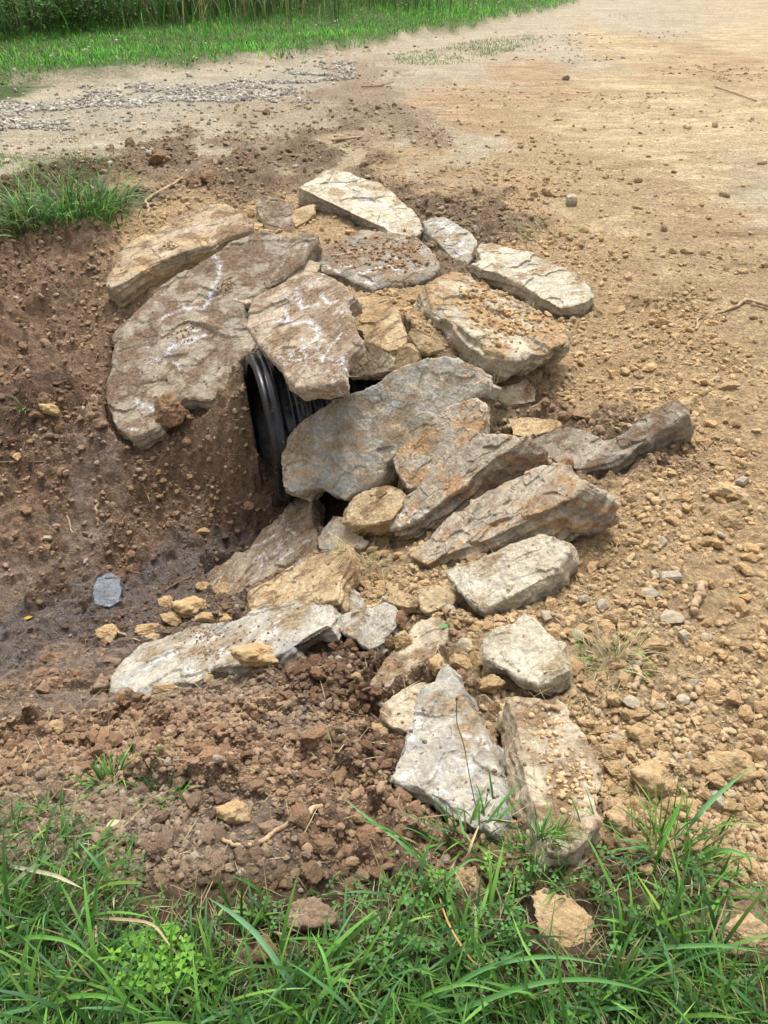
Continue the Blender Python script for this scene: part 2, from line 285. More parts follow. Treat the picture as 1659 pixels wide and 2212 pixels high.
# ------------------------------------------------------------------ stones traced as slabs
def fract(poly, amp, lev=3):
    P = [np.array(p, float) for p in poly]
    for l in range(lev):
        Q = []
        for i in range(len(P)):
            a, b = P[i], P[(i + 1) % len(P)]; e = b - a; L = np.hypot(*e)
            Q.append(a)
            if L > .022: Q.append((a + b) / 2 + np.array([-e[1], e[0]]) * RS.normal() * amp)
        P = Q
    return np.array(P)
ROCKS = []
def slab(name, label, crop, poly, thick=.1, lift=.03, tilt=(0, 0), mat='tan', shift=(0, 0), und=1., vox=None, cat='rock', strata=1., warp=0., group='quarry stones piled round the culvert', marks=()):
    px = [D(crop, p) for p in poly]; cxy = np.mean(px, 0)
    base = np.array([hit0(*p) for p in px]); A = np.c_[base[:, :2], np.ones(len(base))]; g, *_ = np.linalg.lstsq(A, base[:, 2], rcond=None)
    n = np.array([-g[0] + tilt[0], -g[1] + tilt[1], 1.]); n /= np.linalg.norm(n)
    c = hit0(*cxy) + np.array([0, 0, lift])
    pts = []
    for p in px:
        d = ray(*p); t = ((c - ORG) @ n) / (d @ n); t = min(max(t, .4), 30); pts.append(ORG + d * t)
    pts = np.array(pts); c = pts.mean(0)
    ex = np.cross([0, 1, 0], n); ex /= np.linalg.norm(ex); ey = np.cross(n, ex)
    L2 = np.stack([(pts - c) @ ex, (pts - c) @ ey], 1)
    area = .5 * np.sum(L2[:, 0] * np.roll(L2[:, 1], -1) - L2[:, 1] * np.roll(L2[:, 0], -1))
    if area < 0: L2 = L2[::-1]; area = -area
    out = fract(L2, .028); N = len(out); size = math.sqrt(area)
    e = np.roll(out, -1, 0) - np.roll(out, 1, 0); nr = np.stack([e[:, 1], -e[:, 0]], 1); nr /= np.linalg.norm(nr, axis=1)[:, None] + 1e-9
    sm = lambda s: np.array([vnoise(np.array([[i * s, 3.3 + size * 9, cxy[0]]]))[0] for i in range(N)])
    bv = min(.008, size * .012) * (1 + .8 * sm(.35)); sh = np.array(shift)
    rings = [(out - nr * bv[:, None] * 1.2, 0 * bv), (out, -bv * .8), (out + nr * (.012 * thick / .1 * (sm(.5) + .3))[:, None] + sh * .4, -thick * (.5 + .1 * sm(.6))), (out - nr * (.02 + .012 * sm(.4))[:, None] + sh, 0 * bv - thick)]
    bm = bmesh.new(); vr = []
    for P2, h in rings: vr.append([bm.verts.new((P2[i, 0], P2[i, 1], h[i])) for i in range(N)])
    for a, b in zip(vr[:-1], vr[1:]):
        for i in range(N): bm.faces.new((a[i], b[i], b[(i + 1) % N], a[(i + 1) % N]))
    bm.faces.new(vr[0]); bm.faces.new(vr[-1][::-1]); bmesh.ops.triangulate(bm, faces=[f for f in bm.faces if len(f.verts) > 4])
    me = bpy.data.meshes.new('tmp'); bm.to_mesh(me); bm.free(); o = bpy.data.objects.new('tmp', me); C.objects.link(o)
    md = o.modifiers.new('r', 'REMESH'); md.mode = 'VOXEL'; md.voxel_size = vox or min(.014, max(.004, size / 100))
    dg = bpy.context.evaluated_depsgraph_get(); ev = o.evaluated_get(dg); m2 = bpy.data.meshes.new_from_object(ev)
    bpy.data.objects.remove(o); bpy.data.meshes.remove(me)
    nv = len(m2.vertices); V = np.empty(nv * 3, np.float32); m2.vertices.foreach_get('co', V); V = V.reshape(-1, 3).astype(float)
    Nn = np.empty(nv * 3, np.float32); m2.vertices.foreach_get('normal', Nn); Nn = Nn.reshape(-1, 3).astype(float)
    off = RS.rand(3) * 50; s = max(size, .12)
    q = V + off; top = np.clip(Nn[:, 2], 0, 1); side = 1 - np.abs(Nn[:, 2])
    disp = .009 * s * und * fbm(q / (s * .45), 3) + .006 * s * fbm(q / (s * .12), 4)
    # flake steps on the faces: cells with random tilt and level, bedded along the slab
    wv = np.stack([fbm(q / (s * .2), 2), fbm(q / (s * .2) + 9, 2)], 1) * .3
    for sc, am in ((.36, .020 if s < .6 else .011), (.14, .008)):
        qq = np.stack([V[:, 0] + .6 * V[:, 2], V[:, 1] * 1.35 - .4 * V[:, 2]], 1) / (s * sc) + wv + off[:2] * 3
        f1, f2, rid, of = cells(qq); tl = vnoise(np.c_[rid * 50, rid * 31, rid * 7]); tl2 = vnoise(np.c_[rid * 23, rid * 91 + 4, rid * 3])
        disp += am * s * (rid * .7 + of[:, 0] * tl * 1.1 + of[:, 1] * tl2 * 1.1) * strata * (.5 + .5 * top)
    lay = vnoise(np.c_[V[:, 2] / .014 + 3 * fbm(q / (s * .5), 2), V[:, 0] / (s * .7), V[:, 1] / (s * .7)] + off)
    disp += side * (.010 * strata * lay * min(1, thick / .08) + .008 * fbm(q / .03, 3))
    disp += .0022 * fbm(q / .012, 3)
    V = V + Nn * disp[:, None]
    V[:, 2] += warp * ((V[:, 0] / size) ** 2) * size
    W = V[:, :1] * ex + V[:, 1:2] * ey + V[:, 2:] * n
    if marks:
        wt = np.zeros(nv)
        for wpx, mk in marks:
            L = []
            for p in mk:
                d = ray(*D(crop, p)); t = ((c - ORG) @ n) / (d @ n); q = ORG + d * t - c; L.append((q @ ex, q @ ey))
            L = np.array(L); wm = wpx * CR[crop][2] / F * np.linalg.norm(c - ORG)
            qv = V[:, :2] + .016 * np.stack([fbm(V / .05, 4), fbm(V / .05 + 5, 4)], 1)
            for a_, b_ in zip(L[:-1], L[1:]):
                e_ = b_ - a_; tt = np.clip(((qv - a_) @ e_) / (e_ @ e_ + 1e-9), 0, 1); dd = np.linalg.norm(qv - a_ - tt[:, None] * e_, axis=1)
                wt = np.maximum(wt, 1 - sstep(.0, 1.5 * wm, dd + wm * .8 * fbm(V / .02, 4)))
        at = m2.attributes.new('white', 'FLOAT', 'POINT'); at.data.foreach_set('value', (wt * (Nn[:, 2] > .1)).astype(np.float32))
    m2.vertices.foreach_set('co', W.astype(np.float32).ravel()); m2.update()
    m2.polygons.foreach_set('use_smooth', np.zeros(len(m2.polygons), bool))
    m2.materials.clear(); m2.materials.append(M[mat]); m2.name = name
    ob = link(name, m2, loc=c); tag(ob, label, cat, group)
    foot = L2 @ np.stack([ex, ey]) + c
    ROCKS.append(dict(o=ob, poly=foot[:, :2], n=n, c=c, t=thick)); return ob

S = slab
S('stone_slab','long ochre-crusted slab at the top left of the pile, lying on bare brown soil above the biggest slab','c3',[(115,820),(160,745),(245,600),(330,545),(480,480),(620,410),(780,345),(870,322),(930,345),(1000,390),(1065,440),(1075,500),(960,530),(880,560),(800,610),(700,620),(600,650),(520,690),(440,730),(330,790),(230,850),(150,890),(108,870)],.15,.15,(-.05,-.12),'ochre',(.0,0),1.2)
S('stone_slab','biggest slab of the pile, broad grey-brown face with white streaks, left of the pipe mouth','c3',[(1085,515),(1180,520),(1290,545),(1330,545),(1400,515),(1500,530),(1470,610),(1400,720),(1250,830),(1130,900),(1020,960),(1010,1050),(1100,1190),(1110,1260),(1060,1310),(985,1350),(965,1480),(880,1560),(800,1620),(700,1610),(600,1600),(520,1670),(470,1760),(440,1810),(340,1850),(270,1865),(200,1820),(135,1740),(110,1640),(105,1500),(140,1400),(150,1200),(220,1110),(330,1000),(430,890),(560,800),(700,730),(830,650),(900,600),(1000,560)],.16,.2,(-.06,-.2),'brown',(0,0),1.0,marks=[(22,[(810,665),(850,730),(862,800),(820,900),(745,1020)]),(16,[(460,1110),(540,1050),(620,1020),(705,1022)]),(30,[(520,1290),(600,1240),(700,1205)]),(18,[(560,1370),(590,1390)]),(20,[(290,1620),(400,1650),(415,1670)]),(12,[(150,1750),(185,1790)]),(12,[(240,1800),(300,1815)]),(14,[(640,1135),(760,1190)]),(10,[(1430,590),(1400,650)])])
S('stone_slab','thin pale sliver of slab wedged between the biggest slab and the white-marked slab over the pipe','c3',[(915,930),(960,900),(1060,880),(1200,810),(1300,735),(1400,690),(1520,720),(1480,800),(1330,860),(1200,930),(1060,985),(990,985),(930,960)],.07,.2,(0,-.1),'tan')
S('stone_slab','light tan slab with chalky white marks resting over the top of the black pipe','d',[(531,705),(540,655),(575,625),(640,598),(690,588),(740,612),(770,640),(748,655),(755,695),(775,735),(750,760),(738,790),(742,822),(700,830),(640,838),(615,812),(590,775),(555,740)],.1,.27,(-.08,-.02),'marked',(0,0),marks=[(6,[(615,650),(640,640),(655,665),(690,660)]),(7,[(600,690),(640,700),(668,695),(690,720),(680,735)]),(6,[(620,670),(625,700)]),(5,[(695,640),(715,660),(735,650)]),(5,[(655,735),(680,745)]),(4,[(735,720),(705,755),(690,780)]),(6,[(640,625),(650,650)]),(4,[(735,765),(742,790)])])
S('stone_slab','dark brown slab with white crust and soil on its top, at the upper middle of the pile','c4',[(120,540),(190,500),(280,450),(400,390),(450,385),(560,400),(700,430),(780,500),(800,580),(760,630),(640,655),(560,665),(470,690),(400,660),(320,620),(200,590),(130,570)],.11,.11,(-.02,-.05),'dark',marks=[(12,[(160,570),(230,570),(300,600)]),(16,[(400,610),(480,600),(540,570),(600,600)]),(14,[(420,640),(470,660)]),(10,[(540,520),(590,540)]),(8,[(310,570),(350,575)])])
S('stone_slab','cream slab at the very top of the pile with a steep shaded front edge','c4',[(95,180),(150,150),(210,115),(270,88),(330,95),(400,125),(490,145),(560,190),(600,230),(650,270),(700,330),(722,385),(690,410),(600,412),(550,400),(500,360),(440,320),(350,270),(250,230),(180,200)],.2,.12,(.04,-.12),'pale',(0,.03),marks=[(14,[(440,235),(500,250),(560,290)]),(8,[(250,150),(300,160)])])
S('stone','smooth blue-grey stone between the cream top slab and the pale right-hand slab','c4',[(725,350),(760,330),(830,323),(900,365),(960,400),(990,440),(988,510),(940,560),(880,545),(830,490),(765,420)],.16,.08,(-.1,-.25),'grey',(-.03,0),marks=[(14,[(800,350),(860,400)]),(12,[(850,440),(930,470)]),(10,[(880,520),(960,500)])])
S('stone_slab','pale rectangular slab at the right edge of the pile, clean top and straight shaded front edge','c4',[(960,560),(1010,530),(995,480),(1010,455),(1090,460),(1180,490),(1280,505),(1330,540),(1400,570),(1490,600),(1540,660),(1582,720),(1540,750),(1420,775),(1340,740),(1260,690),(1180,650),(1100,610),(1020,590)],.17,.11,(.03,-.1),'pale',(0,.02))
S('stone_block','thick layered block with mossy front edge and crumbs of dirt scattered on its top','c4',[(735,650),(790,610),(880,590),(960,600),(1010,650),(1100,680),(1110,705),(1200,730),(1240,780),(1350,830),(1440,880),(1462,930),(1440,965),(1390,950),(1330,1010),(1270,1000),(1200,1038),(1130,1020),(1050,990),(980,930),(900,870),(820,820),(760,770),(745,720)],.18,.21,(.0,-.05),'mossy',(-.05,.05),1.2,strata=1.6)
S('stone','small smooth tan stone below the dark crusted slab','c4',[(335,740),(420,725),(540,740),(590,790),(610,850),(642,940),(610,985),(550,1000),(480,970),(430,940),(410,900),(370,880),(345,820)],.09,.07,(0,-.15),'warm')
S('stone','squat tan stone with a raised middle, touching the right end of the white-marked slab','c4',[(310,1080),(330,990),(370,960),(470,955),(520,990),(572,1035),(572,1080),(540,1105),(470,1120),(390,1130),(330,1120)],.11,.2,(0,-.3),'tan',(0,0),1.6)
S('stone','small upright stone with a dark fresh chip, just above the big blue-grey slab','c4',[(575,1090),(590,1030),(600,975),(650,970),(700,1000),(706,1040),(660,1080),(620,1100)],.1,.22,(-.1,-.4),'warm')
S('stone','low ochre stone tucked under the left end of the thick mossy block','c4',[(645,910),(665,880),(730,920),(800,950),(830,985),(750,1005),(700,990)],.09,.13,(0,-.4),'warm')
S('stone_slab','big blue-grey slab leaning over the lower right side of the pipe','c5',[(300,600),(350,530),(420,480),(520,420),(620,370),(720,330),(800,290),(870,230),(960,190),(1060,150),(1180,135),(1240,150),(1300,180),(1370,230),(1412,290),(1390,340),(1310,380),(1230,450),(1100,530),(1000,610),(900,690),(860,730),(820,820),(740,870),(670,900),(640,930),(560,890),(490,850),(440,860),(390,890),(330,885),(290,850),(285,780),(285,680)],.18,.41,(.06,-.13),'blue',(0,0),1.0)
S('stone_slab','pale tan and grey wedge overlapping the right end of the big blue-grey slab','c5',[(885,700),(950,620),(1020,570),(1100,500),(1200,410),(1290,385),(1345,370),(1377,390),(1384,440),(1370,520),(1340,600),(1250,680),(1200,740),(1120,790),(1040,850),(970,860),(920,780)],.11,.33,(-.12,-.2),'streak')
S('stone_slab','ridged slab with a golden ochre lower edge, tilted up in the middle right of the pile','c5',[(880,1080),(900,1000),(960,920),(1070,810),(1100,740),(1180,660),(1240,590),(1300,535),(1400,560),(1500,570),(1560,580),(1622,562),(1560,640),(1450,700),(1350,775),(1280,840),(1200,890),(1120,960),(1050,1010),(960,1060)],.2,.27,(-.45,-.1),'streak',(0,.0),1.0,strata=1.5)
S('stone_slab','long striped slab with a dark underside, parallel to the golden-edged slab and just below it','d',[(888,1205),(905,1175),(950,1130),(1010,1090),(1080,1045),(1150,1015),(1200,1000),(1232,1005),(1240,1035),(1275,1045),(1240,1075),(1170,1110),(1080,1150),(1000,1185),(955,1195),(920,1218)],.2,.17,(-.4,-.05),'streak',(.02,.0),.8,strata=1.6)
S('stone_block','pale wedge-shaped block with a broad bright face below the long striped slab','b2',[(705,315),(770,285),(860,260),(950,220),(1060,170),(1180,130),(1250,140),(1332,170),(1335,210),(1290,260),(1240,330),(1150,385),(1080,420),(1020,450),(950,485),(900,505),(850,480),(780,410),(735,350)],.16,.13,(-.1,-.3),'pale',(.0,.02),1.3)
S('stone_slab','dark root-covered slab sticking out to the right at the edge of the pile','c6',[(270,640),(450,570),(590,575),(700,625),(760,620),(900,530),(1000,460),(1110,410),(1172,440),(1185,490),(1120,530),(1010,580),(940,640),(850,700),(740,760),(620,800),(540,810),(440,770),(300,730)],.13,.10,(-.25,-.15),'root',(.0,.0),1.5,strata=1.3)
S('stone','flat strip of golden sandstone behind the left end of the root-covered slab','c6',[(140,510),(260,505),(430,520),(462,545),(390,590),(280,620),(175,605)],.07,.06,(0,-.15),'warm')
S('stone','small blocky tan stone alone on the dirt below the thick mossy block','c6',[(85,350),(100,330),(200,310),(255,280),(305,340),(312,420),(240,430),(150,440),(85,400)],.09,.08,(0,-.4),'tan')
S('stone_slab','brown slab with white chalky strokes standing at the edge of the muddy channel','b1',[(700,520),(730,480),(820,410),(860,370),(920,370),(960,310),(1010,240),(1060,210),(1120,160),(1170,80),(1230,55),(1300,75),(1290,130),(1290,200),(1315,270),(1300,370),(1250,420),(1180,470),(1080,540),(990,600),(960,660),(900,700),(820,680),(760,630),(720,570)],.12,.13,(-.15,-.2),'marked',marks=[(12,[(1125,180),(1095,225)]),(9,[(1160,215),(1140,250),(1200,275)]),(16,[(1080,280),(1010,320),(970,350)]),(12,[(1180,370),(1110,430)]),(10,[(1280,310),(1240,330)]),(9,[(990,400),(960,440)]),(12,[(790,510),(750,540)]),(8,[(1010,430),(1000,470)])])
S('stone_slab','plain sandy slab between the white-stroked slab and the long grey slab','b1',[(930,600),(980,570),(1060,530),(1160,470),(1280,400),(1400,350),(1490,332),(1500,380),(1490,430),(1450,500),(1430,560),(1420,640),(1200,690),(1080,730),(960,720),(935,660)],.11,.2,(-.1,-.15),'warm')
S('stone_slab','long low grey slab reaching down to the mud at the left end of the pile','b1',[(178,1040),(260,950),(360,880),(480,830),(620,770),(720,760),(830,750),(940,700),(1040,660),(1180,640),(1300,640),(1400,608),(1405,680),(1390,780),(1300,785),(1210,810),(1175,850),(1180,900),(1120,925),(1000,960),(840,990),(740,1010),(680,1060),(640,1095),(560,1080),(490,1090),(400,1140),(330,1165),(260,1175),(190,1130)],.12,.13,(-.05,-.15),'grey',marks=[(14,[(1110,720),(1080,790),(1060,830)]),(14,[(250,1085),(280,1100)]),(18,[(520,930),(440,960),(370,1010)]),(12,[(650,830),(690,850)]),(14,[(800,920),(780,960)]),(16,[(1350,640),(1300,690)]),(14,[(600,1010),(660,1040)])])
S('stone','small pointed grey stone standing at the right end of the long low slab','b2',[(130,520),(150,460),(180,375),(220,390),(260,440),(290,500),(240,535),(170,545)],.08,.1,(-.1,-.5),'grey')
S('stone','grey wedge with a pale top edge over the dug-out soil hollow','b2',[(140,560),(200,530),(300,508),(400,475),(450,490),(448,550),(435,610),(400,645),(370,695),(320,712),(220,640),(140,592)],.09,.1,(-.1,-.3),'grey')
S('stone','small sandy stone beside the dry grass bundle in the middle of the pile','b2',[(415,390),(450,392),(520,435),(582,480),(565,500),(510,502),(450,490),(420,470)],.07,.1,(0,-.4),'warm')
S('stone','square ochre stone left of the pale wedge-shaped block','b2',[(570,400),(650,388),(720,400),(748,440),(742,490),(660,510),(620,525),(590,500)],.09,.09,(0,-.4),'warm')
S('stone_slab','flat tan slab half buried under crumbs behind the tall triangular stone','b2',[(320,880),(400,760),(520,640),(560,570),(640,545),(705,560),(722,620),(722,700),(640,780),(600,840),(480,890),(340,950)],.07,.04,(0,-.1),'tan')
S('stone','brown wedge poking out left of the tall triangular stone','b2',[(365,1020),(430,950),(520,895),(600,870),(640,900),(600,990),(560,1060),(505,1120),(440,1100),(390,1060)],.09,.05,(-.1,-.2),'tan')
S('stone_block','tall triangular grey stone with a pitted face, pointing up at the front of the pile','b3',[(190,780),(230,680),(280,580),(300,460),(340,350),(370,270),(430,250),(482,150),(530,210),(585,290),(620,370),(670,430),(705,500),(740,620),(775,740),(810,850),(820,960),(800,1050),(750,1095),(690,1060),(640,1040),(540,960),(490,910),(400,880),(330,830),(270,820),(220,810)],.13,.1,(.0,-.2),'grey',(.03,.0),1.3,marks=[(14,[(320,500),(300,580)]),(12,[(700,560),(720,620)]),(18,[(290,760),(240,780)]),(16,[(590,560),(660,580)])])
S('stone_slab','rectangular tan slab at the front right of the pile, strewn with pebbles','b3',[(812,338),(870,333),(1000,348),(1100,350),(1150,400),(1172,460),(1240,530),(1262,600),(1300,650),(1352,780),(1312,880),(1312,950),(1342,1020),(1285,1065),(1200,1150),(1110,1187),(1050,1180),(1012,1130),(990,1050),(962,950),(938,850),(908,700),(888,560),(855,430)],.15,.085,(.1,-.02),'tan',(-.045,0))
S('stone_block','knobbly cream and grey block with a dark underside, behind the pebble-strewn slab','b2',[(888,700),(905,650),(1000,600),(1100,528),(1165,565),(1250,650),(1335,780),(1340,820),(1250,860),(1185,895),(1080,850),(990,795),(895,750)],.14,.14,(-.1,-.3),'pale',(.0,.02),1.8)
S('stone_block','ochre-topped block with a dark grey fractured front, below the big blue-grey slab','c5',[(630,980),(680,910),(780,860),(870,840),(935,860),(965,900),(935,960),(895,1030),(820,1050),(720,1060),(650,1050),(612,1050)],.18,.2,(-.05,-.2),'warm',(0,.02),1.5)
S('stone','blue-grey stone with one white streak left of the ochre-topped block','c5',[(485,1130),(520,1070),(570,1010),(640,1020),(660,1080),(720,1120),(760,1150),(740,1175),(640,1195),(550,1200),(490,1190)],.08,.09,(-.1,-.3),'blue')
S('stone','upright brown stone at the top of the pile beside the cream slab','c3',[(1095,340),(1110,265),(1170,290),(1230,300),(1330,330),(1345,400),(1335,520),(1250,530),(1150,500),(1120,430)],.11,.09,(0,-.3),'brown')
S('stone','small ragged ochre stone against the front edge of the cream top slab','c3',[(1325,390),(1400,350),(1480,335),(1472,390),(1405,460),(1350,490),(1330,450)],.08,.07,(0,-.3),'warm')
S('stone','wet dark blue-grey boulder lying in the muddy channel','c7',[(500,1290),(530,1210),(600,1180),(650,1210),(662,1280),(650,1340),(600,1370),(520,1360)],.14,.05,(0,-.15),'riverwet',(0,0),2.2,group='stones in the channel')

# ------------------------------------------------------------------ pipe frame (opening centre, axis into the bank)
PR = .41; AX = np.array([math.cos(R(17.5)), math.sin(R(17.5)), 0.]); PC = at_z(562, 932, -.53)

# ------------------------------------------------------------------ ground classes (colour, wetness, roughness, crumb density, flatness)
CL = {'drive': ((204, 172, 126), 0, .006, .1, 1), 'drivem': ((188, 153, 108), 0, .009, .22, .6), 'orange': ((188, 151, 108), 0, .007, .12, .9), 'tan': ((197, 158, 110), 0, .018, 1, 0), 'tanc': ((192, 156, 112), 0, .022, 1.6, 0),
      'brown': ((152, 116, 88), 0, .07, 1.4, 0), 'dark': ((120, 88, 66), .1, .065, 1.4, 0), 'umber': ((146, 116, 88), 0, .04, 1.5, 0), 'mix': ((158, 130, 100), 0, .03, 1.0, 0),
      'road': ((190, 168, 138), 0, .008, .4, .5), 'gravel': ((178, 162, 138), 0, .012, .5, .2), 'wet': ((112, 88, 74), 1, .04, .3, 0), 'chalk': ((190, 168, 136), 0, .006, .1, .6), 'dk': ((166, 138, 108), 0, .025, .6, 0), 'mud': ((150, 120, 98), .25, .03, .25, 0), 'turf': ((98, 80, 58), 0, .03, .8, 0), 'verge': ((74, 92, 42), 0, .02, 0, 0), 'sandy': ((162, 128, 97), 0, .045, 1.2, 0), 'pinkg': ((142, 116, 96), 0, .02, 1.2, 0)}
CG = [('drive',[(1500,200),(1600,400),(1300,250),(1500,330),(1659,250),(1400,120),(1250,480),(1659,120)]),('orange',[(1450,150),(1550,120),(1000,240),(1200,180),(1500,440)]),('drivem',[(1100,350),(1000,420),(1250,400),(900,330),(1450,550),(1600,600),(1100,290),(750,330),(1659,700)]),
 ('tan',[(1300,560),(1200,520),(1500,700),(1350,800),(1500,900),(1400,1100),(1550,1200),(1600,1000),(1250,1250),(1100,420),(1659,1400)]),('tanc',[(1350,1350),(1450,1500),(1300,1450),(1400,1650),(1550,1600),(1550,1800),(1250,1350),(900,1260),(830,1230)]),
 ('umber',[(700,300),(500,360),(600,380),(900,450),(1000,480),(450,400),(350,330),(820,370),(1050,440),(650,330)]),('tan',[(430,430),(620,480),(380,480),(700,520),(860,680)]),
 ('brown',[(100,600),(50,750),(150,700),(200,800),(60,950),(200,950),(100,1080),(300,1060),(50,1200),(250,1180),(560,1530),(450,1560),(620,1640),(500,1680),(700,1750),(300,1560),(100,1500),(200,1600),(760,1540),(50,1640),(420,1640),(850,1760)]),
 ('dark',[(680,1380),(740,1420),(700,1500),(640,1390),(300,1230),(100,1300),(120,850),(0,850),(760,1620),(560,1080)]),('mud',[(150,1060),(250,1050),(60,1270),(30,1290),(120,1180),(0,1500),(140,1520),(150,1420)]),
 ('wet',[(230,1330),(320,1270),(420,1200),(480,1170),(540,1110),(100,1370),(30,1430),(60,1340),(150,1320),(380,1250)]),('chalk',[(950,315),(985,325),(745,330),(1645,415)]),('dk',[(800,178),(700,152),(880,300),(600,250),(780,205),(820,180)]),('sandy',[(480,960),(430,900),(500,880),(520,1000),(1330,960),(1150,950)]),('brown',[(450,1040),(400,1000),(480,1060)]),
 ('road',[(100,200),(300,175),(500,155),(700,110),(50,300),(250,290),(450,280),(850,90),(1100,50),(600,250)]),('gravel',[(100,240),(300,215),(500,190),(620,170),(200,230),(400,200)]),('mix',[(750,200),(800,230)]),('road',[(1000,110),(1150,90),(1400,50),(900,150)]),
 ('pinkg',[(300,1790),(400,1800),(250,1850),(380,1760),(500,1780),(640,1550),(450,1500)]),('turf',[(0,2212),(400,2212),(830,2212),(1250,2212),(1659,2212),(0,2000),(300,2050),(600,2000),(900,1950),(1200,1950),(1450,2050),(50,1970),(750,2100),(1050,2100),(1400,1920),(150,1930)]),('verge',[(0,100),(400,80),(800,40),(-200,100),(600,60),(200,120),(0,150),(300,20),(900,10)]),('turf',[(100,400),(50,450),(200,360)]),('tanc',[(1659,1950),(1600,1880)])]
gp, gv = [], []
for k, pts in CG:
    c, wt, am, de, fl = CL[k]
    for u, v in pts:
        lc = np.array(lin(c)); lc = lc + (lc.mean() - lc) * (.0 if k in ('verge', 'turf') else .17); lc = lc * (np.array([.955, 1.012, 1.0]) if k not in ('verge', 'turf') else 1); h = hit0(u, v); gp.append(h[:2]); gv.append(list(lc) + [wt, am, de, fl])
gp = np.array(gp); gv = np.array(gv)
def ground_at(x, y):
    P = np.stack([x, y], 1); wq = np.stack([fbm(np.c_[P * 2.0, P[:, 0] * 0], 6, g=.62), fbm(np.c_[P * 2.0 + 31, P[:, 0] * 0], 6, g=.62)], 1) * .30 * np.clip(np.abs(P[:, 1:]) / 3, .4, 3)
    Q = P + wq; Q[:, 1] = np.minimum(Q[:, 1], 40); out = np.empty((len(P), gv.shape[1]))
    yy = np.clip(Q[:, 1:2], .6, None); gs = np.clip(gp[:, 1], .6, None)
    for s in range(0, len(P), 40000):
        q = Q[s:s + 40000]; d = q[:, None] - gp[None]; sc = (.5 * (np.clip(q[:, None, 1], .6, 60) + gs[None]))
        d2 = (d[..., 0] / sc) ** 2 + (d[..., 1] / (sc * np.clip(sc / 2.2, .6, 4))) ** 2
        wgt = 1 / (d2 + 4e-4) ** 3.4; out[s:s + 40000] = (wgt @ gv) / wgt.sum(1)[:, None]
    e = road_edge_y(P[:, 0]); f = (sstep(-.05, .25, P[:, 1] - e + .12 * fbm(np.c_[P * 1.6, P[:, 0] * 0], 4)) * (P[:, 1] > 6))[:, None]
    return out * (1 - f) + np.array(list(lin((80, 100, 46))) + [0, .02, 0, 0])[None] * f

# ------------------------------------------------------------------ ground mesh
def axis(c0, c1, step, far0, far1, grow=1.09):
    a = list(np.arange(c0, c1, step)); s = step
    while a[-1] < far1: s *= grow; a.append(a[-1] + s)
    s = step; lo = []
    x = c0
    while x > far0: s *= grow; x -= s; lo.append(x)
    return np.array(lo[::-1] + a)
gx = axis(-2.6, 2.6, .0105, -300, 300, 1.10)
gy = list(np.arange(.42, 3.0, .010)); s = .010
while gy[-1] < 9: s = min(s * 1.008, .04); gy.append(gy[-1] + s)
while gy[-1] < 400: s *= 1.09; gy.append(gy[-1] + s)
lo = []; y = .42; s = .03
while y > -30: y -= s; s *= 1.3; lo.append(y)
gy = np.array(lo[::-1] + gy)
X, Y = np.meshgrid(gx, gy); xs, ys = X.ravel(), Y.ravel()
Z = H0(xs, ys); G = ground_at(xs, ys); amp = G[:, 4]
P3 = np.c_[xs, ys, xs * 0]
Z = Z + amp * (1.5 * fbm(P3 / .23, 3) + .0)
rough = np.clip((amp - .006) / .03, 0, 1.4)
near = np.clip(1.4 - ys / 9, .15, 1)
warp = np.stack([fbm(P3 / .08, 2), fbm(P3 / .08 + 7, 2), xs * 0], 1)
for sc, am in ((.11, .026), (.05, .017), (.026, .009)):
    f1, f2, rid, of = cells((P3 + warp * .03) / sc); on = sstep(-.25, .5, rid + fbm(P3 / .4 + 5, 2))
    Z = Z + am * rough * near * on * np.clip(1 - (f1 * 1.55) ** 4, 0, 1) * (.65 + .5 * rid + .9 * of[:, 0] * np.sin(rid * 40) + .9 * of[:, 1] * np.cos(rid * 40))
Z = Z + rough * .018 * fbm(P3 / .03, 4) + .003 * fbm(P3 / .05, 3)
def in_poly(px, py, poly):
    r = np.zeros(len(px), bool); n = len(poly)
    for i in range(n):
        x0, y0 = poly[i]; x1, y1 = poly[(i + 1) % n]
        m = ((y0 > py) != (y1 > py)) & (px < (x1 - x0) * (py - y0) / (y1 - y0 + 1e-12) + x0); r ^= m
    return r
for r in ROCKS:     # the soil stays under each stone
    p = r['poly']; n, c = r['n'], r['c']; m = 0.03
    sel = np.where((xs > p[:, 0].min() - m) & (xs < p[:, 0].max() + m) & (ys > p[:, 1].min() - m) & (ys < p[:, 1].max() + m))[0]
    if not len(sel): continue
    cen = p.mean(0); big = cen + (p - cen) * 1.03
    ins = in_poly(xs[sel], ys[sel], big); s2 = sel[ins]
    pz = c[2] - (n[0] * (xs[s2] - c[0]) + n[1] * (ys[s2] - c[1])) / n[2]
    Z[s2] = np.minimum(Z[s2], pz - max(.035, r['t'] * .75))
    sm_ = cen + (p - cen) * .86; i3 = in_poly(xs[s2], ys[s2], sm_); s3 = s2[i3]; Z[s3] = np.maximum(Z[s3], pz[i3] - r['t'] * .98)   # soil packed under the stone
